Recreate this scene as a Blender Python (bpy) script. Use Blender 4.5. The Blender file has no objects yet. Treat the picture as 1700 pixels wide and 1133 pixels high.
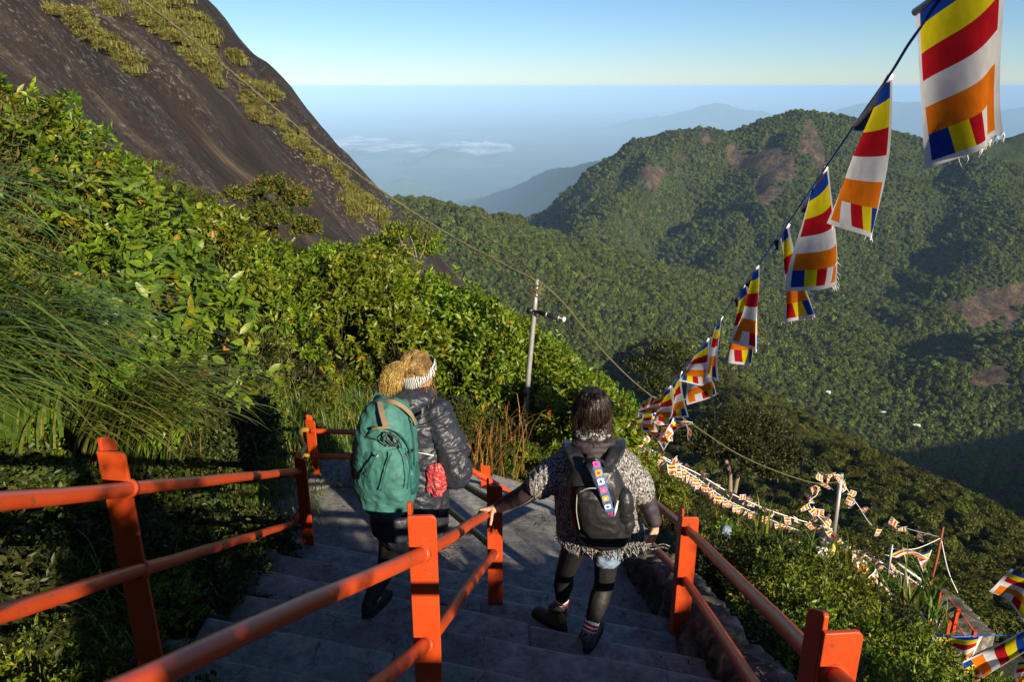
import bpy, bmesh, math, random
import numpy as np
from mathutils import Vector, Matrix, noise as mnoise

random.seed(7)
RNG = np.random.default_rng(7)
R = math.radians
SC = bpy.context.scene
COL = SC.collection

# ------------------------------------------------------------------ camera, sky, sun, exposure
PITCH = R(18.72)
FPX = 1250.0                      # focal length in pixels of a 1700 px wide picture
cam_d = bpy.data.cameras.new('camera')
cam_d.sensor_width = 36.0
cam_d.lens = 36.0 * FPX / 1700.0
cam_d.clip_start = 0.05
cam_d.clip_end = 600000.0
cam = bpy.data.objects.new('camera', cam_d)
cam.location = (0, 0, 0)
cam.rotation_euler = (math.pi / 2 - PITCH, 0, 0)
COL.objects.link(cam)
SC.camera = cam

SUN_AZ = R(36)                    # how far the sun stands to the right of straight behind the camera
SUN_EL = R(20)
to_sun = Vector((math.sin(SUN_AZ) * math.cos(SUN_EL), -math.cos(SUN_AZ) * math.cos(SUN_EL), math.sin(SUN_EL)))
world = bpy.data.worlds.new('World')
SC.world = world
world.use_nodes = True
wn = world.node_tree
bg = wn.nodes['Background']
sky = wn.nodes.new('ShaderNodeTexSky')
sky.sky_type = 'NISHITA'
sky.sun_disc = False
sky.sun_elevation = SUN_EL
sky.sun_rotation = math.atan2(to_sun.x, to_sun.y)
sky.altitude = 1500
sky.air_density = 1.0
sky.dust_density = 0.12
sky.ozone_density = 5.0
wn.links.new(sky.outputs[0], bg.inputs[0])
bg.inputs[1].default_value = 0.064

sun_d = bpy.data.lights.new('sun', 'SUN')
sun_d.energy = 5.0
sun_d.angle = R(0.5)
sun_d.color = (1.0, 0.86, 0.66)
sun = bpy.data.objects.new('sun', sun_d)
sun.rotation_euler = to_sun.to_track_quat('Z', 'Y').to_euler()
sun.location = (20, -30, 20)
COL.objects.link(sun)

SC.view_settings.view_transform = 'Standard'
SC.view_settings.look = 'None'
SC.view_settings.exposure = 0.98
SC.view_settings.gamma = 1.0
SC.view_settings.use_curve_mapping = False
SC.render.engine = 'CYCLES'
SC.cycles.use_denoising = True
SC.cycles.max_bounces = 6
SC.cycles.diffuse_bounces = 3
SC.cycles.glossy_bounces = 2
SC.cycles.transmission_bounces = 4
SC.cycles.transparent_max_bounces = 6
SC.cycles.volume_bounces = 0
SC.cycles.caustics_reflective = False
SC.cycles.caustics_refractive = False

# ------------------------------------------------------------------ helpers
CP, SP = math.cos(PITCH), math.sin(PITCH)
def P(px, py, D):
    """world point at forward distance D (metres along +y) seen at pixel (px, py) of the 1700x1133 photo"""
    u = (px - 850.0) / FPX; v = (566.5 - py) / FPX
    d = (u, CP + v * SP, -SP + v * CP)
    k = D / d[1]
    return Vector((d[0] * k, D, d[2] * k))

def sstep(a, b, x):
    t = np.clip((np.asarray(x, float) - a) / (b - a), 0, 1)
    return t * t * (3 - 2 * t)

_perm = np.random.default_rng(3).permutation(512)
_perm = np.concatenate([_perm, _perm, _perm])
_val = np.random.default_rng(5).uniform(-1, 1, 2048)
def vnoise(x, y):
    xi = np.floor(x).astype(int); yi = np.floor(y).astype(int)
    fx = x - xi; fy = y - yi
    fx = fx * fx * (3 - 2 * fx); fy = fy * fy * (3 - 2 * fy)
    def h(a, b): return _val[_perm[(_perm[a % 512] + b) % 512]]
    return (h(xi, yi) * (1 - fx) * (1 - fy) + h(xi + 1, yi) * fx * (1 - fy) + h(xi, yi + 1) * (1 - fx) * fy + h(xi + 1, yi + 1) * fx * fy)
def fbm(x, y, o=4):
    s = 0; a = 1.0; f = 1.0
    for i in range(o):
        s = s + a * vnoise(x * f + 17.3 * i, y * f - 9.1 * i); a *= 0.5; f *= 2.03
    return s

def tag(o, label=None, cat=None, group=None, kind=None):
    if label: o['label'] = label
    if cat: o['category'] = cat
    if group: o['group'] = group
    if kind: o['kind'] = kind
    return o

def empty(name, loc):
    o = bpy.data.objects.new(name, None)
    o.location = loc
    o.empty_display_size = 0.1
    COL.objects.link(o)
    return o

def setparent(o, parent):
    o.parent = parent
    if parent is not None:
        root, M = parent, Matrix.Translation(parent.location)
        o.matrix_parent_inverse = M.inverted()

def link_mesh(name, me, mats, parent=None, smooth=True):
    o = bpy.data.objects.new(name, me)
    COL.objects.link(o)
    for m in (mats if isinstance(mats, (list, tuple)) else [mats]):
        me.materials.append(m)
    if smooth:
        me.polygons.foreach_set('use_smooth', [True] * len(me.polygons))
    if parent is not None:
        setparent(o, parent)
    return o

def mobj(name, verts, faces, mats, parent=None, smooth=True):
    me = bpy.data.meshes.new(name)
    me.from_pydata([tuple(v) for v in verts], [], faces)
    me.update()
    return link_mesh(name, me, mats, parent, smooth)

def mesh_np(name, V, F, nper):
    """fast mesh from numpy arrays; F is (n, nper)"""
    me = bpy.data.meshes.new(name)
    n = len(F)
    me.vertices.add(len(V)); me.vertices.foreach_set('co', np.ascontiguousarray(V, np.float32).ravel())
    me.loops.add(n * nper); me.loops.foreach_set('vertex_index', np.ascontiguousarray(F, np.int32).ravel())
    me.polygons.add(n); me.polygons.foreach_set('loop_start', np.arange(0, n * nper, nper, dtype=np.int32))
    me.update(calc_edges=True)
    return me

def grid_mesh(name, X, Y, Z):
    ny, nx = X.shape
    V = np.stack([X, Y, Z], -1).reshape(-1, 3)
    i = np.arange(ny * nx).reshape(ny, nx)
    F = np.stack([i[:-1, :-1], i[:-1, 1:], i[1:, 1:], i[1:, :-1]], -1).reshape(-1, 4)
    return mesh_np(name, V, F, 4)

def frames(path):
    pts = [Vector(p) for p in path]
    out = []
    for i, p in enumerate(pts):
        d = (pts[min(i + 1, len(pts) - 1)] - pts[max(i - 1, 0)])
        d = d.normalized() if d.length > 1e-9 else Vector((0, 0, 1))
        up = Vector((0, 0, 1)) if abs(d.z) < 0.95 else Vector((0, 1, 0))
        a = d.cross(up).normalized(); b = a.cross(d).normalized()
        out.append((p, a, b))
    return out

def tube_vf(path, rad, n=10, cap=True, off=0):
    V = []; F = []
    fr = frames(path)
    for i, (p, a, b) in enumerate(fr):
        r = rad[i] if isinstance(rad, (list, tuple)) else rad
        for k in range(n):
            t = 2 * math.pi * k / n
            V.append(p + a * (math.cos(t) * r) + b * (math.sin(t) * r))
    for i in range(len(fr) - 1):
        for k in range(n):
            k2 = (k + 1) % n
            F.append((off + i * n + k, off + i * n + k2, off + (i + 1) * n + k2, off + (i + 1) * n + k))
    if cap:
        F.append(tuple(off + k for k in range(n))[::-1])
        F.append(tuple(off + (len(fr) - 1) * n + k for k in range(n)))
    return V, F

def tube(name, path, rad, mats, parent=None, n=10):
    V, F = tube_vf(path, rad, n)
    return mobj(name, V, F, mats, parent)

def multi_tube(name, paths, mats, parent=None, n=4):
    V = []; F = []
    for path, rad in paths:
        v, f = tube_vf(path, rad, n, True, len(V)); V += v; F += f
    return mobj(name, V, F, mats, parent)

def spline(pts, n=8):
    """Catmull-Rom through the points"""
    pts = [Vector(p) for p in pts]; out = []
    for i in range(len(pts) - 1):
        p0 = pts[max(i - 1, 0)]; p1 = pts[i]; p2 = pts[i + 1]; p3 = pts[min(i + 2, len(pts) - 1)]
        for k in range(n):
            t = k / n
            out.append(0.5 * ((2 * p1) + (p2 - p0) * t + (2 * p0 - 5 * p1 + 4 * p2 - p3) * t * t + (3 * p1 - p0 - 3 * p2 + p3) * t ** 3))
    out.append(pts[-1])
    return out

def box_vf(c, sx, sy, sz, rot=None):
    V = []
    for dx in (-1, 1):
        for dy in (-1, 1):
            for dz in (-1, 1):
                v = Vector((dx * sx / 2, dy * sy / 2, dz * sz / 2))
                if rot is not None: v = rot @ v
                V.append(Vector(c) + v)
    F = [(0, 1, 3, 2), (4, 6, 7, 5), (0, 4, 5, 1), (2, 3, 7, 6), (0, 2, 6, 4), (1, 5, 7, 3)]
    return V, F

# --- organic surfaces: overlapping hulls fused by a voxel remesh into one skin
_ico = None
def ico_dirs():
    global _ico
    if _ico is None:
        b = bmesh.new(); bmesh.ops.create_icosphere(b, subdivisions=2, radius=1)
        _ico = [v.co.copy() for v in b.verts]; b.free()
    return _ico

def hull_vf(pts):
    b = bmesh.new()
    vs = [b.verts.new(p) for p in pts]
    r = bmesh.ops.convex_hull(b, input=vs)
    inner = [v for v in b.verts if not v.link_faces]
    for v in inner: b.verts.remove(v)
    b.verts.index_update()
    V = [v.co.copy() for v in b.verts]; F = [tuple(v.index for v in f.verts) for f in b.faces]
    b.free()
    return V, F

def cap_vf(a, b, ra, rb):
    a = Vector(a); b = Vector(b)
    return hull_vf([a + d * ra for d in ico_dirs()] + [b + d * rb for d in ico_dirs()])

def ell_vf(c, r, rot=None):
    c = Vector(c); P_ = []
    for d in ico_dirs():
        v = Vector((d.x * r[0], d.y * r[1], d.z * r[2]))
        P_.append(c + (rot @ v if rot is not None else v))
    return hull_vf(P_)

def loft_vf(rings, n=32, ex=2.0):
    """rings: (centre, rx, ry, yaw) horizontal superellipses, closed at both ends"""
    V = []; F = []
    for c, rx, ry, yaw in rings:
        cy, sy = math.cos(yaw), math.sin(yaw)
        for k in range(n):
            t = 2 * math.pi * k / n
            ct, st = math.cos(t), math.sin(t)
            x = math.copysign(abs(ct) ** (2 / ex), ct) * rx; y = math.copysign(abs(st) ** (2 / ex), st) * ry
            V.append(Vector(c) + Vector((x * cy - y * sy, x * sy + y * cy, 0)))
    m = len(rings)
    for i in range(m - 1):
        for k in range(n):
            k2 = (k + 1) % n
            F.append((i * n + k, i * n + k2, (i + 1) * n + k2, (i + 1) * n + k))
    F.append(tuple(range(n))[::-1]); F.append(tuple((m - 1) * n + k for k in range(n)))
    if rings[0][0][2] > rings[-1][0][2]:
        F = [f[::-1] for f in F]
    return V, F

def blob(name, parts, mats, parent=None, voxel=0.008, smooth=6, disp=None):
    V = []; F = []
    for pv, pf in parts:
        o = len(V); V += pv; F += [tuple(i + o for i in f) for f in pf]
    me = bpy.data.meshes.new(name + '_hull'); me.from_pydata([tuple(v) for v in V], [], F); me.update()
    tmp = bpy.data.objects.new(name + '_hull', me); COL.objects.link(tmp)
    m = tmp.modifiers.new('r', 'REMESH'); m.mode = 'VOXEL'; m.voxel_size = voxel
    if smooth:
        s = tmp.modifiers.new('s', 'SMOOTH'); s.iterations = smooth; s.factor = 0.5
    dg = bpy.context.evaluated_depsgraph_get()
    out = bpy.data.meshes.new_from_object(tmp.evaluated_get(dg))
    bpy.data.objects.remove(tmp); bpy.data.meshes.remove(me)
    out.name = name
    out.materials.clear()
    if disp:
        co = [v.co.copy() for v in out.vertices]; no = [v.normal.copy() for v in out.vertices]
        for v, c, nn in zip(out.vertices, co, no): v.co = c + nn * disp(c, nn)
        out.update()
    return link_mesh(name, out, mats, parent)

# ------------------------------------------------------------------ materials
def newmat(name):
    m = bpy.data.materials.new(name); m.use_nodes = True
    nt = m.node_tree
    for n in list(nt.nodes): nt.nodes.remove(n)
    out = nt.nodes.new('ShaderNodeOutputMaterial')
    return m, nt, out

def nd(nt, typ, **kw):
    n = nt.nodes.new('ShaderNode' + typ)
    for k, v in kw.items():
        if k.startswith('_'): setattr(n, k[1:], v)
        else:
            s = n.inputs[int(k[1:])] if k[0] == 'i' and k[1:].isdigit() else n.inputs[k.replace('__', ' ')]
            if hasattr(v, 'is_output'): nt.links.new(v, s)
            else: s.default_value = v
    return n

def ramp(nt, fac, stops, const=False):
    n = nt.nodes.new('ShaderNodeValToRGB')
    cr = n.color_ramp
    cr.interpolation = 'CONSTANT' if const else 'LINEAR'
    while len(cr.elements) > 1: cr.elements.remove(cr.elements[-1])
    cr.elements[0].position = stops[0][0]; cr.elements[0].color = (*stops[0][1], 1)
    for p, c in stops[1:]:
        e = cr.elements.new(p); e.color = (*c, 1)
    nt.links.new(fac, n.inputs[0])
    return n.outputs[0]

def mixc(nt, f, a, b, typ='MIX'):
    n = nt.nodes.new('ShaderNodeMix'); n.data_type = 'RGBA'; n.blend_type = typ
    for s, v in ((n.inputs[0], f), (n.inputs[6], a), (n.inputs[7], b)):
        if hasattr(v, 'is_output'): nt.links.new(v, s)
        else: s.default_value = v if not isinstance(v, tuple) else (*v, 1)[:4]
    return n.outputs[2]

def mth(nt, op, a, b=0.0, c=None):
    n = nt.nodes.new('ShaderNodeMath'); n.operation = op
    for s, v in zip(n.inputs, (a, b, c)):
        if v is None: continue
        if hasattr(v, 'is_output'): nt.links.new(v, s)
        else: s.default_value = v
    return n.outputs[0]

def coords(nt, scale=(1, 1, 1), rot=(0, 0, 0), kind='Object'):
    tc = nd(nt, 'TexCoord')
    mp = nd(nt, 'Mapping', Vector=tc.outputs[kind], Scale=scale, Rotation=rot)
    return mp.outputs[0]

def bumpn(nt, h, strength=0.3, dist=0.01):
    return nd(nt, 'Bump', Strength=strength, Distance=dist, Height=h).outputs[0]

def mat_leaf(name, stops, trans=0.35, rough=0.5, spec=0.3, var=0.25):
    m, nt, out = newmat(name)
    at = nd(nt, 'Attribute', _attribute_name='tint')
    oi = nd(nt, 'ObjectInfo')
    c = ramp(nt, at.outputs['Fac'], stops)
    k = mth(nt, 'MULTIPLY_ADD', oi.outputs['Random'], var * 2, 1 - var)
    hsv = nd(nt, 'HueSaturation', Color=c, Value=k)
    hh = mth(nt, 'MULTIPLY_ADD', oi.outputs['Random'], 0.05, 0.475)
    nt.links.new(hh, hsv.inputs['Hue'])
    nz = nd(nt, 'TexNoise', Vector=coords(nt), Scale=38.0, Detail=3.0)
    col = mixc(nt, 1.0, hsv.outputs[0], ramp(nt, nz.outputs[0], [(0.35, (0.62, 0.66, 0.62)), (0.65, (1.15, 1.12, 1.0))]), 'MULTIPLY')
    pb = nd(nt, 'BsdfPrincipled', Base__Color=col, Roughness=rough)
    pb.inputs['Specular IOR Level'].default_value = spec
    tr = nd(nt, 'BsdfTranslucent', Color=mixc(nt, 0.5, col, (0.5, 0.6, 0.05), 'SOFT_LIGHT'))
    mx = nd(nt, 'MixShader', i0=trans, i1=pb.outputs[0], i2=tr.outputs[0])
    nt.links.new(mx.outputs[0], out.inputs[0])
    return m

def mat_plain(name, col, rough=0.6, spec=0.4, noise_amt=0.15, nscale=8.0, bump=0.0, bscale=40.0, metal=0.0, bdist=0.004):
    m, nt, out = newmat(name)
    v = coords(nt)
    n1 = nd(nt, 'TexNoise', Vector=v, Scale=nscale, Detail=5.0)
    c = mixc(nt, n1.outputs[0], tuple(x * (1 - noise_amt) for x in col), tuple(min(1, x * (1 + noise_amt)) for x in col))
    pb = nd(nt, 'BsdfPrincipled', Base__Color=c, Roughness=rough, Metallic=metal)
    pb.inputs['Specular IOR Level'].default_value = spec
    if bump:
        n2 = nd(nt, 'TexNoise', Vector=v, Scale=bscale, Detail=4.0)
        nt.links.new(bumpn(nt, n2.outputs[0], bump, bdist), pb.inputs['Normal'])
    nt.links.new(pb.outputs[0], out.inputs[0])
    return m

def mat_paint():
    m, nt, out = newmat('orange_red_paint')
    v = coords(nt)
    n1 = nd(nt, 'TexNoise', Vector=v, Scale=7.0, Detail=6.0, Roughness=0.65)
    n2 = nd(nt, 'TexNoise', Vector=v, Scale=60.0, Detail=3.0)
    c = mixc(nt, n1.outputs[0], (0.34, 0.030, 0.006), (0.54, 0.070, 0.009))
    chips = ramp(nt, nd(nt, 'TexNoise', Vector=v, Scale=26.0, Detail=8.0, Roughness=0.7).outputs[0], [(0.61, (0, 0, 0)), (0.635, (1, 1, 1))])
    c = mixc(nt, mth(nt, 'MULTIPLY', chips, 0.8), c, (0.11, 0.05, 0.03))
    fade = ramp(nt, nd(nt, 'TexNoise', Vector=v, Scale=2.2, Detail=7.0, Roughness=0.7).outputs[0], [(0.45, (0, 0, 0)), (0.7, (1, 1, 1))])
    c = mixc(nt, mth(nt, 'MULTIPLY', fade, 0.45), c, (0.30, 0.055, 0.02))
    rr = mth(nt, 'MULTIPLY_ADD', n1.outputs[0], 0.3, 0.22)
    pb = nd(nt, 'BsdfPrincipled', Base__Color=c, Roughness=rr)
    nt.links.new(bumpn(nt, n2.outputs[0], 0.12, 0.003), pb.inputs['Normal'])
    nt.links.new(pb.outputs[0], out.inputs[0])
    return m

def mat_concrete():
    m, nt, out = newmat('worn_concrete')
    v = coords(nt)
    n1 = nd(nt, 'TexNoise', Vector=v, Scale=1.6, Detail=8.0, Roughness=0.65)
    n2 = nd(nt, 'TexNoise', Vector=v, Scale=14.0, Detail=8.0, Roughness=0.75)
    n3 = nd(nt, 'TexNoise', Vector=coords(nt, (4, 60, 10)), Scale=1.0, Detail=4.0)
    c = ramp(nt, n1.outputs[0], [(0.3, (0.12, 0.12, 0.115)), (0.55, (0.215, 0.21, 0.20)), (0.75, (0.32, 0.315, 0.30))])
    c = mixc(nt, 0.65, c, ramp(nt, n2.outputs[0], [(0.35, (0.16, 0.16, 0.17)), (0.5, (0.5, 0.5, 0.5)), (0.66, (0.80, 0.80, 0.80))]), 'OVERLAY')
    stain = ramp(nt, nd(nt, 'TexNoise', Vector=v, Scale=3.3, Detail=6.0).outputs[0], [(0.58, (0, 0, 0)), (0.72, (1, 1, 1))])
    c = mixc(nt, mth(nt, 'MULTIPLY', stain, 0.5), c, (0.08, 0.075, 0.06))
    w = nd(nt, 'TexNoise', Vector=v, Scale=2.5, Detail=3.0)
    wv = nd(nt, 'VectorMath', _operation='ADD', i0=v, i1=w.outputs[1])
    cr = nd(nt, 'TexVoronoi', _feature='DISTANCE_TO_EDGE', Vector=wv.outputs[0], Scale=1.3)
    crack = ramp(nt, cr.outputs['Distance'], [(0.0, (1, 1, 1)), (0.006, (0, 0, 0))])
    c = mixc(nt, mth(nt, 'MULTIPLY', crack, 0.75), c, (0.05, 0.045, 0.04))
    geo = nd(nt, 'NewGeometry')
    worn = ramp(nt, geo.outputs['Pointiness'], [(0.515, (0, 0, 0)), (0.56, (1, 1, 1))])
    c = mixc(nt, mth(nt, 'MULTIPLY', mth(nt, 'MULTIPLY', worn, n2.outputs[0]), 0.6), c, (0.40, 0.39, 0.37))
    pb = nd(nt, 'BsdfPrincipled', Base__Color=c, Roughness=0.85)
    pb.inputs['Specular IOR Level'].default_value = 0.25
    h = mth(nt, 'ADD', n2.outputs[0], mth(nt, 'MULTIPLY', n3.outputs[0], 0.6))
    h = mth(nt, 'SUBTRACT', h, crack)
    nt.links.new(bumpn(nt, h, 0.6, 0.012), pb.inputs['Normal'])
    nt.links.new(pb.outputs[0], out.inputs[0])
    return m

def mat_ground(name, dark, mid, light, scale=3.0):
    m, nt, out = newmat(name)
    v = coords(nt)
    n1 = nd(nt, 'TexNoise', Vector=v, Scale=scale, Detail=10.0, Roughness=0.7)
    c = ramp(nt, n1.outputs[0], [(0.3, dark), (0.52, mid), (0.72, light)])
    pb = nd(nt, 'BsdfPrincipled', Base__Color=c, Roughness=0.95)
    pb.inputs['Specular IOR Level'].default_value = 0.1
    nt.links.new(bumpn(nt, n1.outputs[0], 0.8, 0.05), pb.inputs['Normal'])
    nt.links.new(pb.outputs[0], out.inputs[0])
    return m

def mat_rockface():
    m, nt, out = newmat('dark_rock')
    # streaks follow the fall line of the slab
    v = coords(nt, (0.9, 0.9, 0.9))
    vs = coords(nt, (0.22, 1.0, 0.22))
    n1 = nd(nt, 'TexNoise', Vector=vs, Scale=0.55, Detail=8.0, Roughness=0.62, Distortion=0.6)
    n2 = nd(nt, 'TexNoise', Vector=coords(nt, (0.5, 1.0, 0.5)), Scale=1.9, Detail=9.0, Roughness=0.75, Distortion=0.4)
    n3 = nd(nt, 'TexNoise', Vector=v, Scale=5.0, Detail=8.0, Roughness=0.75)
    c = ramp(nt, n1.outputs[0], [(0.30, (0.010, 0.0075, 0.0065)), (0.46, (0.024, 0.017, 0.014)), (0.58, (0.038, 0.027, 0.020)), (0.70, (0.10, 0.078, 0.048))])
    c = mixc(nt, 0.7, c, ramp(nt, n2.outputs[0], [(0.3, (0.25, 0.25, 0.26)), (0.5, (0.5, 0.5, 0.5)), (0.7, (0.72, 0.70, 0.66))]), 'OVERLAY')
    lich = ramp(nt, n3.outputs[0], [(0.54, (0, 0, 0)), (0.62, (1, 1, 1))])
    band = ramp(nt, nd(nt, 'TexNoise', Vector=vs, Scale=0.35, Detail=3.0).outputs[0], [(0.42, (0, 0, 0)), (0.62, (1, 1, 1))])
    c = mixc(nt, mth(nt, 'MULTIPLY', mth(nt, 'MULTIPLY', lich, band), 0.75), c, (0.33, 0.31, 0.28))
    pb = nd(nt, 'BsdfPrincipled', Base__Color=c, Roughness=0.72)
    pb.inputs['Specular IOR Level'].default_value = 0.3
    h = mth(nt, 'ADD', mth(nt, 'MULTIPLY', n1.outputs[0], 1.5), mth(nt, 'ADD', n2.outputs[0], mth(nt, 'MULTIPLY', n3.outputs[0], 0.3)))
    nt.links.new(bumpn(nt, h, 0.9, 0.35), pb.inputs['Normal'])
    nt.links.new(pb.outputs[0], out.inputs[0])
    return m

def mat_terrain():
    m, nt, out = newmat('forest_floor_and_cliff')
    v = coords(nt)
    at = nd(nt, 'Attribute', _attribute_name='rock')
    n1 = nd(nt, 'TexNoise', Vector=v, Scale=0.03, Detail=8.0, Roughness=0.7)
    n2 = nd(nt, 'TexNoise', Vector=coords(nt, (1, 1, 0.16)), Scale=0.07, Detail=8.0, Roughness=0.7)
    g = ramp(nt, n1.outputs[0], [(0.35, (0.022, 0.034, 0.010)), (0.65, (0.055, 0.075, 0.018))])
    r = ramp(nt, n2.outputs[0], [(0.34, (0.030, 0.024, 0.020)), (0.5, (0.075, 0.053, 0.038)), (0.66, (0.16, 0.11, 0.06))])
    c = mixc(nt, at.outputs['Fac'], g, r)
    pb = nd(nt, 'BsdfPrincipled', Base__Color=c, Roughness=0.95)
    pb.inputs['Specular IOR Level'].default_value = 0.1
    nt.links.new(bumpn(nt, n2.outputs[0], 1.0, 12.0), pb.inputs['Normal'])
    nt.links.new(pb.outputs[0], out.inputs[0])
    return m

BLUE, YEL, RED, WHT, ORG = (0.012, 0.05, 0.33), (0.80, 0.66, 0.015), (0.50, 0.014, 0.022), (0.80, 0.79, 0.80), (0.80, 0.20, 0.012)
def mat_flag():
    m, nt, out = newmat('flag_cloth')
    uv = nd(nt, 'TexCoord').outputs['UV']
    s = nd(nt, 'SeparateXYZ', Vector=uv)
    u, v = s.outputs[0], s.outputs[1]
    ui = mth(nt, 'DIVIDE', mth(nt, 'SUBTRACT', u, 0.07), 0.86)
    vi = mth(nt, 'DIVIDE', mth(nt, 'SUBTRACT', v, 0.035), 0.93)
    k = 1 / 6
    rows = ramp(nt, vi, [(0, ORG), (2 * k, WHT), (3 * k, RED), (4 * k, YEL), (5 * k, BLUE)], True)
    cols = ramp(nt, ui, [(0, BLUE), (0.2, YEL), (0.4, RED), (0.6, WHT), (0.8, ORG)], True)
    c = mixc(nt, mth(nt, 'LESS_THAN', vi, k), rows, cols)
    def outside(x): return mth(nt, 'ADD', mth(nt, 'LESS_THAN', x, 0.0), mth(nt, 'GREATER_THAN', x, 1.0))
    b = mth(nt, 'MINIMUM', mth(nt, 'ADD', outside(ui), outside(vi)), 1.0)
    c = mixc(nt, b, c, WHT)
    n = nd(nt, 'TexNoise', Vector=uv, Scale=9.0, Detail=6.0)
    c = mixc(nt, 1.0, c, ramp(nt, n.outputs[0], [(0.3, (0.80, 0.79, 0.78)), (0.6, (1, 1, 1))]), 'MULTIPLY')
    d = nd(nt, 'BsdfDiffuse', Color=c)
    w = nd(nt, 'TexWave', Vector=uv, Scale=60.0, Distortion=2.0)
    nt.links.new(bumpn(nt, w.outputs['Fac'], 0.05, 0.002), d.inputs['Normal'])
    t = nd(nt, 'BsdfTranslucent', Color=c)
    mx = nd(nt, 'MixShader', i0=0.3, i1=d.outputs[0], i2=t.outputs[0])
    nt.links.new(mx.outputs[0], out.inputs[0])
    return m

def mat_knit():
    m, nt, out = newmat('grey_marled_knit')
    v = coords(nt, (1, 1, 0.42))
    n1 = nd(nt, 'TexNoise', Vector=v, Scale=150.0, Detail=4.0, Roughness=0.6)
    n2 = nd(nt, 'TexNoise', Vector=v, Scale=9.0, Detail=3.0)
    c = ramp(nt, n1.outputs[0], [(0.38, (0.02, 0.02, 0.022)), (0.50, (0.15, 0.145, 0.14)), (0.62, (0.55, 0.53, 0.50))])
    c = mixc(nt, 0.5, c, ramp(nt, n2.outputs[0], [(0.3, (0.3, 0.3, 0.3)), (0.7, (0.65, 0.65, 0.65))]), 'OVERLAY')
    pb = nd(nt, 'BsdfPrincipled', Base__Color=c, Roughness=0.95)
    pb.inputs['Specular IOR Level'].default_value = 0.05
    nt.links.new(bumpn(nt, n1.outputs[0], 0.9, 0.012), pb.inputs['Normal'])
    nt.links.new(pb.outputs[0], out.inputs[0])
    return m

def mat_pattern(name, stops, scale=40.0, dist=0.6, kind='noise', rough=0.85):
    m, nt, out = newmat(name)
    v = coords(nt)
    if kind == 'noise':
        n = nd(nt, 'TexNoise', Vector=v, Scale=scale, Detail=2.0, Distortion=dist).outputs[0]
    else:
        n = nd(nt, 'TexWave', Vector=v, Scale=scale, Distortion=dist, Detail=2.0).outputs['Fac']
    c = ramp(nt, n, stops, True)
    pb = nd(nt, 'BsdfPrincipled', Base__Color=c, Roughness=rough)
    pb.inputs['Specular IOR Level'].default_value = 0.15
    nt.links.new(bumpn(nt, n, 0.3, 0.004), pb.inputs['Normal'])
    nt.links.new(pb.outputs[0], out.inputs[0])
    return m

def mat_hair(name, a, b, c3):
    m, nt, out = newmat(name)
    v = coords(nt, (1, 1, 0.05))
    n = nd(nt, 'TexNoise', Vector=v, Scale=160.0, Detail=4.0)
    n2 = nd(nt, 'TexNoise', Vector=coords(nt), Scale=14.0, Detail=3.0)
    f = mth(nt, 'ADD', mth(nt, 'MULTIPLY', n.outputs[0], 0.6), mth(nt, 'MULTIPLY', n2.outputs[0], 0.4))
    c = ramp(nt, f, [(0.36, a), (0.5, b), (0.62, c3)])
    pb = nd(nt, 'BsdfPrincipled', Base__Color=c, Roughness=0.45)
    pb.inputs['Specular IOR Level'].default_value = 0.5
    nt.links.new(bumpn(nt, n.outputs[0], 0.5, 0.004), pb.inputs['Normal'])
    nt.links.new(pb.outputs[0], out.inputs[0])
    return m

G = (0.10, 0.15, 0.018)
M = {}
M['paint'] = mat_paint()
M['worn'] = mat_plain('sunlit_gold_paint', (0.30, 0.20, 0.035), 0.35, 0.5, 0.5, 12.0, 0.1)  # gold colour stands in for sunlight on the red pipes
M['concrete'] = mat_concrete()
M['kerb'] = mat_ground('mossy_stone', (0.03, 0.028, 0.02), (0.13, 0.115, 0.09), (0.36, 0.33, 0.28), 5.0)
M['soil'] = mat_ground('dark_soil', (0.008, 0.009, 0.005), (0.025, 0.026, 0.013), (0.06, 0.055, 0.03), 3.0)
M['rock'] = mat_rockface()
M['terrain'] = mat_terrain()
M['leaf_broad'] = mat_leaf('broad_leaf', [(0, (0.045, 0.085, 0.010)), (0.5, (0.115, 0.175, 0.012)), (0.9, (0.21, 0.26, 0.018)), (0.94, (0.22, 0.17, 0.012)), (0.985, (0.42, 0.17, 0.02))], 0.3, 0.42, 0.4)
M['leaf_mid'] = mat_leaf('thicket_leaf', [(0, (0.055, 0.105, 0.008)), (0.5, (0.125, 0.195, 0.010)), (0.93, (0.25, 0.30, 0.016)), (0.96, (0.32, 0.22, 0.02)), (1, (0.36, 0.14, 0.02))], 0.3, 0.42, 0.4)
M['leaf_dark'] = mat_leaf('dark_shrub_leaf', [(0, (0.02, 0.032, 0.008)), (0.6, (0.045, 0.06, 0.012)), (1, (0.08, 0.085, 0.02))], 0.2, 0.5)
M['leaf_olive'] = mat_leaf('olive_heath_leaf', [(0, (0.05, 0.065, 0.014)), (0.5, (0.10, 0.11, 0.02)), (1, (0.19, 0.15, 0.04))], 0.25, 0.6)
M['leaf_red'] = mat_leaf('red_tipped_leaf', [(0, (0.045, 0.065, 0.012)), (0.55, (0.09, 0.11, 0.015)), (0.8, (0.15, 0.10, 0.02)), (1, (0.24, 0.07, 0.02))], 0.2, 0.5)
M['leaf_fine'] = mat_leaf('fine_bush_leaf', [(0, (0.045, 0.075, 0.008)), (0.5, (0.11, 0.15, 0.012)), (0.95, (0.25, 0.27, 0.02)), (1, (0.25, 0.16, 0.02))], 0.3, 0.42)
M['blade'] = mat_leaf('grass_blade', [(0, (0.05, 0.10, 0.015)), (0.7, (0.12, 0.19, 0.03)), (0.92, (0.22, 0.22, 0.05)), (1, (0.30, 0.22, 0.09))], 0.25, 0.4, 0.4)
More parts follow.
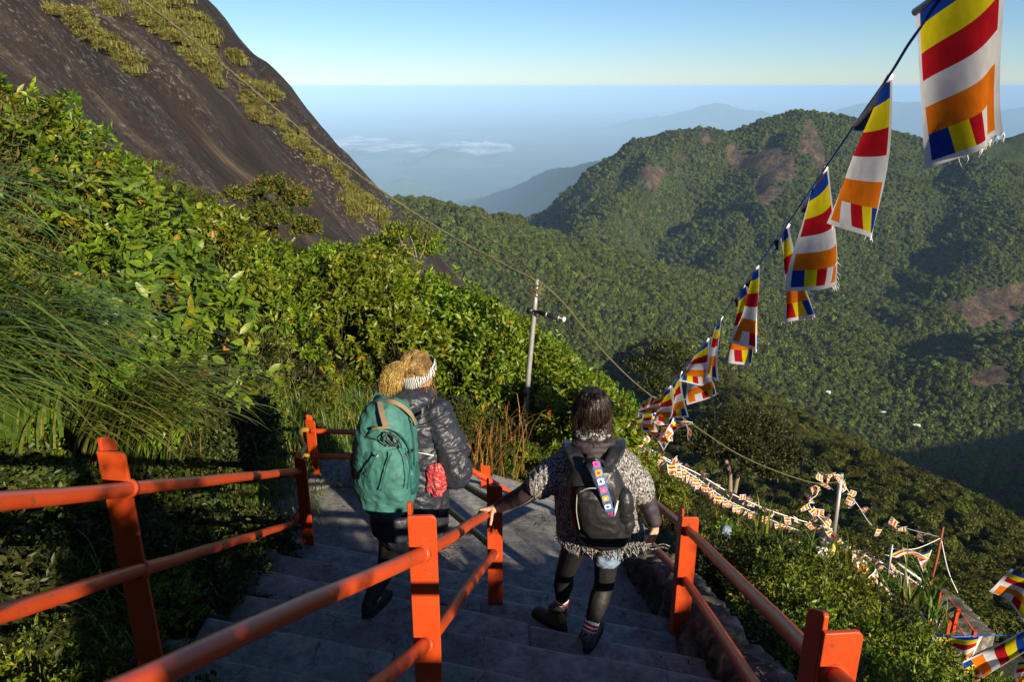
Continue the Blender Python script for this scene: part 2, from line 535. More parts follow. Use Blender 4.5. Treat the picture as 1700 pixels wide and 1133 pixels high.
M['blade_dry'] = mat_leaf('dry_grass', [(0, (0.10, 0.05, 0.014)), (0.5, (0.24, 0.13, 0.03)), (1, (0.36, 0.22, 0.06))], 0.2, 0.7)
M['tussock'] = mat_leaf('rock_tussock', [(0, (0.07, 0.09, 0.018)), (0.45, (0.16, 0.155, 0.035)), (0.8, (0.27, 0.23, 0.07)), (1, (0.40, 0.33, 0.14))], 0.2, 0.7)
M['canopy'] = mat_leaf('forest_canopy', [(0, (0.030, 0.046, 0.008)), (0.5, (0.070, 0.092, 0.012)), (1, (0.140, 0.142, 0.020))], 0.15, 0.7, 0.1, 0.55)
M['canopy_near'] = mat_leaf('spur_canopy', [(0, (0.030, 0.042, 0.008)), (0.5, (0.07, 0.08, 0.014)), (1, (0.15, 0.135, 0.026))], 0.2, 0.7, 0.1, 0.45)
M['twig'] = mat_plain('brown_twig', (0.085, 0.065, 0.035), 0.9, 0.1, 0.4, 30.0)
M['bark'] = mat_plain('grey_bark', (0.20, 0.16, 0.11), 0.9, 0.1, 0.4, 30.0, 0.6, 60.0)
M['flag'] = mat_flag()
M['cord_blue'] = mat_plain('blue_cord', (0.025, 0.14, 0.62), 0.6, 0.3, 0.3, 200.0)
M['navy_cloth'] = mat_plain('navy_cloth', (0.015, 0.03, 0.13), 0.9, 0.1)
M['cord_white'] = mat_plain('white_tape', (0.75, 0.75, 0.74), 0.7, 0.3, 0.2, 20.0)
M['cable'] = mat_plain('old_cable', (0.11, 0.10, 0.05), 0.8, 0.2, 0.6, 6.0, 0.5, 60.0)
M['galv'] = mat_plain('galvanised_steel', (0.33, 0.33, 0.32), 0.5, 0.5, 0.3, 20.0, 0.1, 60.0, 0.5)
M['black_plastic'] = mat_plain('black_plastic', (0.015, 0.015, 0.017), 0.4, 0.5)
M['white_plastic'] = mat_plain('white_plastic', (0.7, 0.7, 0.66), 0.4, 0.5)
M['knit'] = mat_knit()
M['leggings'] = mat_plain('black_leggings', (0.014, 0.013, 0.013), 0.55, 0.35, 0.2, 60.0, 0.15, 200.0)
M['sleeve'] = mat_plain('dark_sleeve', (0.030, 0.022, 0.026), 0.65, 0.3, 0.2, 40.0, 0.2, 90.0)
M['jacket'] = mat_plain('dark_rain_jacket', (0.020, 0.023, 0.033), 0.46, 0.45, 0.3, 12.0, 0.55, 34.0, 0.0, 0.014)
M['teal'] = mat_plain('teal_nylon', (0.042, 0.142, 0.124), 0.62, 0.3, 0.3, 14.0, 0.5, 55.0, 0.0, 0.006)
M['teal_dark'] = mat_plain('dark_teal_nylon', (0.012, 0.085, 0.075), 0.55, 0.4, 0.2, 12.0, 0.35, 45.0)
M['tan'] = mat_plain('tan_webbing', (0.21, 0.15, 0.085), 0.8, 0.2, 0.2, 60.0)
M['black_nylon'] = mat_plain('black_nylon', (0.014, 0.014, 0.015), 0.42, 0.5, 0.3, 20.0, 0.35, 50.0, 0.0, 0.006)
M['grey_piping'] = mat_plain('grey_piping', (0.30, 0.30, 0.29), 0.5, 0.4)
M['denim'] = mat_plain('light_denim', (0.17, 0.24, 0.32), 0.9, 0.1, 0.35, 25.0, 0.4, 160.0)
M['skin'] = mat_plain('skin', (0.52, 0.27, 0.17), 0.5, 0.4, 0.08, 30.0, 0.05, 120.0)
M['hair_dark'] = mat_hair('dark_brown_hair', (0.006, 0.004, 0.003), (0.014, 0.008, 0.006), (0.045, 0.022, 0.012))
M['hair_blond'] = mat_hair('blond_hair', (0.14, 0.08, 0.022), (0.40, 0.26, 0.07), (0.66, 0.47, 0.16))
M['hair_root'] = mat_hair('dark_blond_hair', (0.08, 0.045, 0.016), (0.23, 0.135, 0.042), (0.46, 0.30, 0.10))
M['band'] = mat_pattern('black_white_headband', [(0, (0.02, 0.02, 0.022)), (0.34, (0.50, 0.49, 0.47)), (0.62, (0.14, 0.14, 0.14)), (0.70, (0.52, 0.51, 0.48))], 30.0, 7.0, 'wave')
M['bandana'] = mat_pattern('black_white_bandana', [(0, (0.02, 0.02, 0.02)), (0.50, (0.42, 0.41, 0.40)), (0.57, (0.02, 0.02, 0.02)), (0.66, (0.35, 0.34, 0.33))], 70.0, 1.0)
M['redscarf'] = mat_pattern('red_print_scarf', [(0, (0.03, 0.04, 0.06)), (0.40, (0.36, 0.02, 0.025)), (0.55, (0.48, 0.09, 0.05)), (0.60, (0.36, 0.33, 0.30)), (0.63, (0.05, 0.08, 0.13)), (0.68, (0.42, 0.03, 0.03))], 15.0, 5.0)
M['sock_white'] = mat_plain('white_sock', (0.68, 0.64, 0.56), 0.95, 0.05, 0.15, 80.0, 0.4, 150.0)
M['sock_red'] = mat_plain('red_sock_band', (0.42, 0.03, 0.03), 0.95, 0.05)
M['sock_grey'] = mat_pattern('grey_marled_sock', [(0, (0.03, 0.03, 0.032)), (0.5, (0.18, 0.18, 0.18))], 120.0, 0.5)
M['shoe'] = mat_plain('grey_brown_boot', (0.085, 0.068, 0.045), 0.7, 0.3, 0.4, 30.0, 0.4, 60.0)
M['shoe_dark'] = mat_plain('dark_shoe', (0.02, 0.02, 0.022), 0.6, 0.4, 0.3, 30.0, 0.3, 60.0)
M['ochre'] = mat_plain('ochre_spot', (0.34, 0.20, 0.04), 0.6, 0.3)
M['sole'] = mat_plain('shoe_sole', (0.035, 0.033, 0.03), 0.8, 0.2)
M['strap_blue'] = mat_plain('blue_strap', (0.05, 0.12, 0.33), 0.7, 0.3, 0.2, 60.0)
for nm, c in (('pink', (0.70, 0.10, 0.28)), ('amber', (0.75, 0.30, 0.02)), ('cream', (0.72, 0.68, 0.62)), ('magenta', (0.55, 0.02, 0.16)), ('navy', (0.04, 0.05, 0.22))):
    M[nm] = mat_plain(nm + '_felt', c, 0.85, 0.1)
M['hut'] = mat_plain('whitewash', (0.7, 0.7, 0.68), 0.8, 0.2)
M['roof'] = mat_plain('tin_roof', (0.42, 0.44, 0.46), 0.5, 0.4)
m_, nt_, out_ = newmat('thin_cloud')
cv = coords(nt_, (1, 1, 3))
cn = nd(nt_, 'TexNoise', Vector=cv, Scale=0.0007, Detail=6.0, Roughness=0.6)
ca = ramp(nt_, cn.outputs[0], [(0.40, (0, 0, 0)), (0.70, (0.42, 0.42, 0.42))])
nt_.links.new(nd(nt_, 'MixShader', i0=ca, i1=nd(nt_, 'BsdfTransparent').outputs[0], i2=nd(nt_, 'BsdfDiffuse', Color=(0.85, 0.86, 0.88, 1)).outputs[0]).outputs[0], out_.inputs[0])
M['cloud'] = m_
M['lowland'] = mat_ground('lowland_green', (0.03, 0.05, 0.025), (0.05, 0.075, 0.035), (0.09, 0.10, 0.05), 0.0006)

# ------------------------------------------------------------------ far land
def ridge(X, Y, pts, prof):
    best = np.full(X.shape, -1e9)
    for (x0, y0, z0), (x1, y1, z1) in zip(pts[:-1], pts[1:]):
        dx, dy = x1 - x0, y1 - y0; L2 = dx * dx + dy * dy
        t = np.clip(((X - x0) * dx + (Y - y0) * dy) / L2, 0, 1)
        d = np.hypot(X - (x0 + t * dx), Y - (y0 + t * dy))
        side = np.sign((X - x0) * dy - (Y - y0) * dx)
        best = np.maximum(best, z0 + t * (z1 - z0) - prof(d, side))
    return best

def prof_lin(s, r=60.0, brk=None, s2=0.2, sl=None):
    def f(d, side):
        k = np.where(side < 0, s if sl is None else sl, s)
        q = np.sqrt(d * d + r * r) - r
        if brk: q = np.where(q < brk, q, brk + (q - brk) * s2 / s)
        return q * k
    return f

def pts_px(rows):
    return [tuple(P(*r)) for r in rows]

MID = pts_px([(430, 330, 980), (610, 325, 1000), (690, 318, 1000), (780, 354, 1000), (860, 380, 1020), (940, 384, 1060)]) + [(170, 1010, -250), (320, 880, -340), (430, 760, -425)]
HILL = pts_px([(890, 352, 1800), (1000, 275, 1800), (1060, 226, 1800), (1110, 209, 1800), (1160, 206, 1800), (1220, 209, 1800), (1270, 191, 1800), (1320, 176, 1800),
               (1380, 181, 1800), (1450, 196, 1800), (1500, 213, 1800), (1600, 239, 1800), (1700, 215, 1800), (1850, 180, 1900), (2100, 190, 2000)])
HILLSPUR = pts_px([(1095, 232, 1720), (1045, 300, 1580), (995, 350, 1420), (945, 374, 1230)])
HILLRIB = pts_px([(1330, 215, 1700), (1260, 330, 1500), (1200, 470, 1250), (1180, 600, 1000)])
HILLRIB2 = pts_px([(1640, 260, 1700), (1640, 400, 1350), (1560, 520, 1120), (1450, 600, 980)])
KNOLL = pts_px([(1760, 560, 900), (1660, 590, 850), (1560, 615, 830)])
SHADE_SPUR = [(260, -90, -10), (700, 60, -75), (1100, 220, -112), (1500, 330, -190)]  # unseen spur out of view on the right, added to throw the valley shadow
BLUE3 = pts_px([(1400, 240, 7740), (1150, 262, 7920), (1020, 267, 8280), (970, 269, 8820), (925, 277, 9360), (890, 289, 9900), (850, 310, 10620), (790, 327, 11520), (700, 340, 12960)])

def Hfar(X, Y):
    X = np.asarray(X, float); Y = np.asarray(Y, float)
    rr = np.hypot(X, Y)
    wob = fbm(X / 210.0, Y / 210.0, 4)
    base = -470 - 0.05 * np.maximum(0, Y - 900) - 1300 * sstep(2300, 5200, Y) + 25 * wob
    cm = -9 - 0.48 * X - 0.23 * Y - 0.28 * np.maximum(0, Y - 40) * sstep(110, -10, X)
    d = ((X - 241) * 190 + (Y - 310) * 73) / 203.5
    cm = cm - 0.95 * (np.sqrt(np.maximum(0, d + 25) ** 2 + 400) - 20) + 5.0 * fbm(X / 60 + 3, Y / 60, 3) * sstep(60, 160, rr)
    cm = cm - 0.5 * np.maximum(0, Y - 520)
    mid = ridge(X, Y, MID, prof_lin(0.42, 45.0, 260.0, 0.26)) - 14 + 4 * wob
    hill = ridge(X, Y, HILL, prof_lin(0.98, 30.0, 300.0, 0.30)) - 9
    spur = ridge(X, Y, HILLSPUR, prof_lin(0.62, 25.0, sl=1.0)) - 22
    rib = ridge(X, Y, HILLRIB, prof_lin(0.55, 40.0)); rib2 = ridge(X, Y, HILLRIB2, prof_lin(0.55, 40.0))
    kn = ridge(X, Y, KNOLL, prof_lin(0.6, 60.0))
    rs_ = ridge(X, Y, SHADE_SPUR, prof_lin(0.62, 40.0))
    b3 = ridge(X, Y, BLUE3, prof_lin(1.35, 110.0)) + 50 * np.abs(vnoise(X / 460.0, Y / 1200.0)) - 30
    stack = np.stack([base, cm, mid, hill, spur, rib, rib2, kn, b3, rs_])
    k = 5.0
    mx = stack.max(0)
    h = mx + k * np.log(np.exp((stack - mx) / k).sum(0)) - k * 0.25
    gull = np.abs(vnoise(X / 170.0 + 0.35 * wob, Y / 420.0)) + 0.5 * np.abs(vnoise(X / 60.0, Y / 120.0 + 7))
    h = h + (40 * gull - 20) * (0.3 + 0.7 * sstep(1000, 1250, Y)) * sstep(450, 900, rr) * sstep(2600, 1500, rr) * sstep(-90, -190, h - 0 * rr) + 4 * fbm(X / 45.0, Y / 45.0, 3) * sstep(500, 900, rr)
    return h

def project(X, Y, Z):
    t = Y * CP - Z * SP
    return 850 + FPX * X / t, 566.5 - FPX * (Y * SP + Z * CP) / t

CLIFFS = [(1285, 285, 34, 55), (1225, 262, 30, 22), (1345, 235, 26, 30), (1360, 262, 14, 24), (1080, 292, 22, 26), (1172, 232, 12, 14), (1130, 262, 10, 10),
          (1640, 515, 60, 34), (1690, 490, 40, 26), (1640, 625, 40, 22), (1585, 590, 22, 9), (1600, 600, 18, 10)]
def rockmask(X, Y, Z):
    px, py = project(X, Y, Z)
    m = np.zeros(px.shape)
    nz = fbm(px / 14.0, py / 22.0, 3) * 0.35
    for cx, cy, rx, ry in CLIFFS:
        m = np.maximum(m, 1.0 - np.hypot((px - cx) / rx, (py - cy) / ry) + nz)
    return np.where((Y > 600) & (Y < 2100), sstep(0.0, 0.18, m), 0)

az = np.radians(np.linspace(-52, 56, 560))
rad = np.concatenate([np.geomspace(24, 400, 110), np.geomspace(404, 2300, 330), np.geomspace(2320, 17000, 130)])
AA, RR = np.meshgrid(az, rad)
TX, TY = RR * np.sin(AA), RR * np.cos(AA)
TZ = Hfar(TX, TY)
TZ = TZ - 6.0 * sstep(60, 24, RR)
me = grid_mesh('hills', TX, TY, TZ)
a = me.attributes.new('rock', 'FLOAT', 'POINT')
RM = rockmask(TX, TY, TZ)
a.data.foreach_set('value', RM.ravel().astype(np.float32))
hills = tag(link_mesh('hills', me, M['terrain']), kind='structure')

az2 = np.radians(np.linspace(55.8, 112, 110)); A2_, R2_ = np.meshgrid(az2, np.geomspace(24, 2300, 130))
X2_, Y2_ = R2_ * np.sin(A2_), R2_ * np.cos(A2_)
me = grid_mesh('hills', X2_, Y2_, Hfar(X2_, Y2_) - 6.0 * sstep(60, 24, R2_) - 2)
tag(link_mesh('hills', me, M['terrain']), kind='structure')  # ground out of view that carries the added shadow-casting spur

n = 90
lx, ly = np.meshgrid(np.linspace(-1, 1, n), np.linspace(-1, 1, n))
LX = np.sign(lx) * np.abs(lx) ** 2.2 * 190000; LY = np.sign(ly) * np.abs(ly) ** 2.2 * 190000
LZ = -1900 + 60 * fbm(LX / 5000.0, LY / 5000.0, 3)
tag(link_mesh('lowland', grid_mesh('lowland', LX, LY, LZ), M['lowland']), kind='structure')

def far_mountain(rows, depth, label, slope=0.45):
    pts = pts_px(rows)
    xs = np.array([p[0] for p in pts]); ys = np.array([p[1] for p in pts])
    w = xs.max() - xs.min()
    gx, gy = np.meshgrid(np.linspace(xs.min() - w * 0.35, xs.max() + w * 0.35, 150), np.linspace(ys.min() - depth, ys.max() + depth, 50))
    Z = ridge(gx, gy, pts, prof_lin(slope, w * 0.01 + 30))
    Z = Z + fbm(gx / (w * 0.06), gy / (w * 0.06), 4) * w * 0.008
    Z = np.maximum(Z, -1985)
    o = link_mesh('far_mountain', grid_mesh('far_mountain', gx, gy, Z), M['lowland'])
    return tag(o, label, 'mountain', 'mountains fading into the haze', 'structure')
far_mountain([(520, 312, 19500), (600, 296, 19500), (650, 288, 19500), (690, 270, 19500), (735, 249, 19500), (765, 250, 19500), (800, 272, 19500), (850, 282, 19500), (930, 292, 19500)], 3000, 'pale flat topped mountain in the haze above the wooded ridge', 0.33)
far_mountain([(600, 318, 14500), (640, 300, 14500), (668, 297, 14500), (700, 312, 14500), (760, 330, 14500)], 2000, 'low pale hump in the haze left of the flat topped mountain', 0.3)
far_mountain([(1060, 196, 36000), (1130, 190, 36000), (1170, 176, 36000), (1192, 170, 36000), (1215, 180, 36000), (1260, 184, 36000)], 5000, 'faint pointed mountain on the horizon left of the big hill', 0.3)
far_mountain([(1380, 196, 33000), (1440, 172, 33000), (1500, 166, 33000), (1540, 176, 33000), (1600, 188, 33000), (1660, 180, 33000), (1700, 176, 33000), (1780, 190, 33000)], 5000, 'faint blue mountain range on the horizon behind the flags', 0.3)

# low cloud over the plain
def cloud(px0, px1, py, D, seed, label):
    r = np.random.default_rng(seed)
    a0, a1 = P(px0, py, D), P(px1, py, D)
    V = []; F = []
    parts = []
    for i in range(16):
        t = (i + 0.5) / 16
        c = a0.lerp(a1, t)
        e = math.sin(math.pi * t) ** 0.6
        parts.append((c + Vector((0, r.uniform(-900, 900), r.uniform(-15, 25))), (a1 - a0).length / 12 * (0.7 + 0.5 * r.random()), 2400 * e + 300, 30 * e + 8))
    for c, rx, ry, rz in parts:
        nu, nv = 18, 9
        o = len(V)
        for j in range(nv + 1):
            ph = math.pi * j / nv
            for i in range(nu):
                th = 2 * math.pi * i / nu
                s = 1 + 0.25 * mnoise.noise(Vector((math.cos(th) * 2 + c.x * .001, math.sin(th) * 2, ph * 2)))
                V.append((c.x + rx * math.sin(ph) * math.cos(th) * s, c.y + ry * math.sin(ph) * math.sin(th) * s, c.z + rz * math.cos(ph) * s))
        for j in range(nv):
            for i in range(nu):
                F.append((o + j * nu + i, o + j * nu + (i + 1) % nu, o + (j + 1) * nu + (i + 1) % nu, o + (j + 1) * nu + i))
    return tag(mobj('cloud', V, F, M['cloud']), label, 'cloud', kind='stuff')
cloud(400, 690, 240, 22000, 1, 'thin white cloud bank low over the plain by the rock face')
cloud(690, 850, 246, 22500, 2, 'short thin cloud streak beside the flat topped mountain')

# the air: even haze round everything, its top just above the highest ground
hz = [(x, y, z) for x in (-200000, 200000) for y in (-200000, 200000) for z in (-2100, 32)]
haze = mobj('haze', hz, [(0, 1, 3, 2), (4, 6, 7, 5), (0, 4, 5, 1), (2, 3, 7, 6), (0, 2, 6, 4), (1, 5, 7, 3)], [], smooth=False)
m, nt, out = newmat('pale_air')
pv = nd(nt, 'VolumePrincipled', Density=3.9e-5, Anisotropy=-0.25)
pv.inputs['Color'].default_value = (0.40, 0.66, 1.0, 1)
nt.links.new(pv.outputs[0], out.inputs['Volume'])
haze.data.materials.append(m)
tag(haze, 'pale blue morning haze filling the air over the valleys', 'haze', kind='stuff')

# ------------------------------------------------------------------ near ground: hillside, rock slab, stairs
STEP_R, STEP_T, STEP_0, TOPZ = 0.17, 0.40, 0.11, -1.55
NSTEP = 12
def stair_line(y):
    y = np.asarray(y, float)
    s = TOPZ - 0.425 * y
    return np.where(y < 4.9, s, np.where(y < 6.3, -3.62, -3.62 - 0.3 * np.maximum(0, y - 6.3)))

def Gnear(X, Y):
    X = np.asarray(X, float); Y = np.asarray(Y, float)
    s = stair_line(np.minimum(Y, 6.3)) - 0.30
    dl = np.maximum(0, -1.75 - X)
    rise = (1.0 - 0.58 * sstep(6.0, 10.0, Y)) * (np.minimum(dl, 4) + 0.5 * np.maximum(0, dl - 4))
    rise = rise + 0.25 * sstep(0.05, 0.5, dl) * (1 - sstep(6, 8, Y))
    dr = np.maximum(0, X - 1.25)
    near = s + rise - 0.12 * sstep(0, .3, dr) - 0.36 * dr - 0.45 * np.maximum(0, X - 3.2)
    far = -3.75 - 0.03 * (Y - 6.3) + rise - 0.6 * np.maximum(0, X + 1.9) - 0.5 * np.maximum(0, Y - 13.5)
    w = sstep(6.2, 8.6, Y)
    h = near * (1 - w) + far * w
    up = np.maximum(0, -0.8 - Y)                        # the slope climbs on behind the camera, its unseen right bank raised to cast shade
    h = h + sstep(1.3, 2.6, X) * (0.36 * up)
    h = h + 0.10 * fbm(X * 0.9, Y * 0.9, 4) * sstep(0, .6, dl + dr + np.maximum(0, Y - 6.6))
    edge = np.maximum(0, X - 13) + np.maximum(0, -15 - X) * 0
    h = h - edge * 0.8 - np.maximum(0, Y - 19) * 0.8
    return np.minimum(h, 26)

gx, gy = np.meshgrid(np.arange(-17, 21.01, 0.22), np.arange(-14, 34.01, 0.22))
gz = Gnear(gx, gy)
gz = np.where((gx > -1.5) & (gx < 1.15) & (gy < 6.3), gz - 0.35, gz)
tag(link_mesh('hillside', grid_mesh('hillside', gx, gy, gz), M['soil']), kind='structure')

# rock slab of the summit dome
ry, rx = np.meshgrid(np.arange(11, 70, 0.4), np.arange(-36, -1.5, 0.3))
def rock_z(X, Y):
    bul = 0.75 * fbm(X / 8.0, Y / 9.0, 3) + 0.22 * fbm(X / 1.6, Y / 2.6, 4) - 0.3 * np.abs(vnoise(X / 12.0 + Y / 9.0, Y / 2.2 + 5))
    return -7.0 - 1.1 * (X + 6.6) - 0.022 * np.maximum(0, Y - 40) ** 2 + bul + 0.25 * np.abs(vnoise(X / 5.0 + Y / 2.6, Y / 14.0)) - 1.1 * 0.012 * np.maximum(0, -X - 16) ** 2
rz = np.minimum(rock_z(rx, ry), 29)
rock = link_mesh('rock_face', grid_mesh('rock_face', rx, ry, rz), M['rock'])
tag(rock, 'steep dark brown rock slab with grass patches, upper left', 'rock', kind='structure')

# stairs
def edge_y(k, x):
    skew = 0.10 + 0.022 * k
    return STEP_0 + STEP_T * k - (x - 0.3) * skew
stairs = tag(empty('stairway', (0, 2.5, -2.6)), kind='structure')
def step_mesh(k, x0, x1, seed):
    z = TOPZ - STEP_R * (k + 1)
    last = (k == NSTEP - 1)
    nx = 30
    V = []; F = []
    rnd = random.Random(seed)
    tilt = rnd.uniform(-0.012, 0.012); ph = rnd.uniform(0, 50)
    rows = []
    for i in range(nx + 1):
        x = x0 + (x1 - x0) * i / nx
        yb = edge_y(k, x) - 0.07
        yf = edge_y(k + 1, x) if not last else 6.45 + 0.0 * x - 0.42 * (x + 1.6) * sstep(-1.6, 1.2, x)
        n1 = mnoise.noise(Vector((x * 1.7 + ph, k * 3.1, 0))) * 0.025 + mnoise.noise(Vector((x * 9 + ph, k, 5))) * 0.008
        yf = float(yf) + n1
        zt = z + tilt * (x - x0) + mnoise.noise(Vector((x * 2.2, k * 7, ph))) * 0.008
        col = []
        ns = 7
        for j in range(ns):
            t = j / (ns - 1)
            y = yb + (yf - 0.035 - yb) * t
            col.append((x, y, zt + mnoise.noise(Vector((x * 3, y * 3, k * 2.3))) * 0.006))
        col.append((x, yf - 0.010, zt - 0.008))
        col.append((x, yf, zt - 0.03 + mnoise.noise(Vector((x * 13, k, 1))) * 0.006))
        col.append((x, yf - 0.006 + mnoise.noise(Vector((x * 6, k, 9))) * 0.012, zt - 0.11))
        col.append((x, yf - 0.004, zt - 0.40))
        rows.append(col)
    m_ = len(rows[0])
    for c in rows: V += c
    for i in range(nx):
        for j in range(m_ - 1):
            F.append((i * m_ + j, (i + 1) * m_ + j, (i + 1) * m_ + j + 1, i * m_ + j + 1))
    # side walls
    for i in (0, nx):
        f = [i * m_ + j for j in range(m_)]
        b = len(V); x, y, _ = rows[i][0]; V.append((x, y, z - 0.40)); f.append(b)
        F.append(tuple(f) if i == 0 else tuple(f[::-1]))
    return V, F
for k in range(-6, NSTEP):
    segs = [(-1.62, 1.12)]
    xm = 0.0
    if k in (3, 5, 6, 8, 9): 
        xm = [-.35, .25, -.6, .1, -.2][(3, 5, 6, 8, 9).index(k)]
        segs = [(-1.62, xm - 0.004), (xm + 0.004, 1.12)]
    for q, (xa, xb) in enumerate(segs):
        xa2 = xa + (random.uniform(-.06, .08) if q == 0 else 0) - (0.25 * max(0, k - 7) / 4 if q == 0 else 0)
        V, F = step_mesh(k, xa2, xb + (random.uniform(-.05, .05) if q == len(segs) - 1 else 0), 31 * k + q)
        mobj('step', V, F, M['concrete'], stairs)

def rough_loft(name, path, w, h, mat, parent, seed, amp=0.05):
    V = []; F = []
    pts = spline(path, 40); n_ = 26
    for i, p in enumerate(pts):
        d = (pts[min(i + 1, len(pts) - 1)] - pts[max(i - 1, 0)]); d.z = 0; d.normalize()
        s = Vector((d.y, -d.x, 0))
        for k in range(n_):
            t = math.pi * 2 * k / n_
            ca, sa = math.cos(t), math.sin(t)
            q = p + s * (math.copysign(abs(ca) ** .6, ca) * w / 2) + Vector((0, 0, math.copysign(abs(sa) ** .6, sa) * h / 2))
            nn = mnoise.noise(q * 3.1 + Vector((seed, 0, 0))) * amp + mnoise.noise(q * 9 + Vector((0, seed, 0))) * amp * 0.45 + (abs(mnoise.noise(q * 14 + Vector((2, seed, 0)))) - .25) * amp * 0.9 + mnoise.noise(q * 34) * amp * 0.3
            V.append(q + (s * ca + Vector((0, 0, sa))) * nn)
    for i in range(len(pts) - 1):
        for k in range(n_):
            F.append((i * n_ + k, i * n_ + (k + 1) % n_, (i + 1) * n_ + (k + 1) % n_, (i + 1) * n_ + k))
    F.append(tuple(range(n_))[::-1]); F.append(tuple((len(pts) - 1) * n_ + k for k in range(n_)))
    return mobj(name, V, F, mat, parent)
rough_loft('kerb', [(1.2, -1, -1.35), (1.22, 1.2, -2.15), (1.2, 2.4, -2.66), (1.22, 3.4, -3.08), (1.16, 4.3, -3.36), (1.0, 5.1, -3.62), (0.85, 5.7, -3.75)], 0.28, 0.42, M['kerb'], stairs, 3, 0.07)
rough_loft('kerb', [(-1.75, 0.2, -1.7), (-1.72, 1.8, -2.35), (-1.72, 3.0, -2.88), (-1.78, 4.2, -3.35), (-1.92, 5.2, -3.62), (-2.1, 6.2, -3.62)], 0.26, 0.42, M['kerb'], stairs, 9, 0.10)
rough_loft('kerb', [(-2.2, 6.25, -3.62), (-1.75, 6.45, -3.58), (-1.3, 6.42, -3.66)], 0.34, 0.30, M['concrete'], stairs, 5, 0.03)

# lower flight beyond the landing
for j in range(7):
    V = []; F = []
    nx = 16
    for i in range(nx + 1):
        x = -1.25 + 2.3 * i / nx
        def fe(q): return 6.45 - 0.42 * (x + 1.6) * float(sstep(-1.6, 1.2, x)) + 0.36 * q
        z = TOPZ - STEP_R * (NSTEP + 1 + j)
        V += [(x, fe(j) - 0.06, z), (x, fe(j + 1), z), (x, fe(j + 1), z - 0.35)]
    for i in range(nx):
        for q in range(2):
            F.append((i * 3 + q, i * 3 + 3 + q, i * 3 + 4 + q, i * 3 + 1 + q))
    mobj('step', V, F, M['concrete'], stairs, smooth=False)

# ------------------------------------------------------------------ railings
def post_part(root, x, y, zb, zt, yaw=0.0, w=0.10):
    V = []; F = []
    def plate(outline, th, axis, org):
        o = len(V); nn = len(outline)
        for s in (0, 1):
            for a_, z_ in outline:
                p = Vector((org[0] + a_, org[1] + th * s, z_)) if axis == 'x' else Vector((org[0] + th * s, org[1] + a_, z_))
                V.append(p)
        f0 = tuple(o + i for i in range(nn)); f1 = tuple(o + nn + i for i in range(nn))
        F.append(f0 if axis == 'x' else f0[::-1]); F.append(f1[::-1] if axis == 'x' else f1)
        for i in range(nn):
            j = (i + 1) % nn
            q = (o + i, o + nn + i, o + nn + j, o + j)
            F.append(q if axis == 'x' else q[::-1])
    h = w / 2; r = 0.022
    ol = [(-h, zb), (h, zb), (h, zt - r)]
    ol += [(h - r + r * math.cos(a), zt - r + r * math.sin(a)) for a in (0.4, 0.8, 1.2)]
    ol += [(h - r, zt), (-h, zt)]
    plate(ol, 0.014, 'x', (0, 0))
    sl = [(0.0145, zb), (0.095, zb), (0.095, zt - 0.02), (0.088, zt + 0.005), (0.07, zt + 0.02), (0.035, zt + 0.04), (0.024, zt + 0.043), (0.0145, zt + 0.036)]
    plate(sl, 0.014, 'y', (-h, 0))
    cy, sy = math.cos(yaw), math.sin(yaw)
    V2 = [Vector((x + v.x * cy - v.y * sy, y + v.x * sy + v.y * cy, v.z)) for v in V]
    o = mobj('post', V2, F, M['paint'], root, smooth=False)
    b = o.modifiers.new('bevel', 'BEVEL'); b.width = 0.003; b.segments = 2; b.limit_method = 'ANGLE'
    return o

def rail_part(root, pts, r=0.0255, mat='paint', sag=0.0):
    path = []
    for a_, b_ in zip(pts[:-1], pts[1:]):
        nseg = max(2, int((b_ - a_).length / 0.25))
        for i in range(nseg):
            p = a_.lerp(b_, i / nseg)
            path.append(p + Vector((mnoise.noise(p * 2.1), mnoise.noise(p * 2.3 + Vector((5, 0, 0))), mnoise.noise(p * 1.9 + Vector((0, 7, 0))))) * 0.006)
    path.append(pts[-1])
    return tube('rail', path, r, M[mat], root, 16)

def collar(root, p, d, r=0.0255):
    d = d.normalized()
    return tube('collar', [p - d * 0.016, p + d * 0.004], [r * 1.32, r * 1.38], M['paint'], root, 16)

# middle railing
A_t = P(700, 858, 2.27); B_t = P(821, 808, 4.15); B_b = P(819, 1006, 4.15)
A1, A2 = P(700, 920, 2.27), P(706, 1071, 2.27)
B1, B2 = P(821, 850, 4.15), P(821, 922, 4.15)
Zp = P(330, 1088, 1.16)
Z1 = A1 + (Zp - A1) * 1.75; Z2 = Z1 + (A2 - A1)
mid = tag(empty('handrail', (A_t.x, A_t.y, -2.45)), 'orange red pipe handrail between the two lanes of the steps', 'railing')
post_part(mid, A_t.x, A_t.y, -2.75, A_t.z, 0.06)
post_part(mid, B_t.x, B_t.y, B_b.z, B_t.z, 0.03, 0.098)
rail_part(mid, [Z1, A1, B1 + Vector((0, 0.03, 0))]); rail_part(mid, [Z2, A2, B2 + Vector((0, 0.03, 0))])
post_part(mid, Z1.x, Z1.y - 0.02, -1.75, Z1.z + 0.16)
for p, q in ((A1, A1 - Z1), (A2, A2 - Z2), (B2, B2 - A2)): collar(mid, p, q)
E1, E2 = P(722, 776, 5.3), P(722, 827, 5.3)
rail_part(mid, [B1 + Vector((0, 0.02, 0.05)), E1], 0.024, 'worn'); rail_part(mid, [B2 + Vector((0, 0.02, 0.03)), E2], 0.024, 'worn')  # sunlight on these two rails is put into their gold colour
post_part(mid, E1.x, E1.y, -3.62, E1.z + 0.1)
MID_A1, MID_B1 = A1, B1

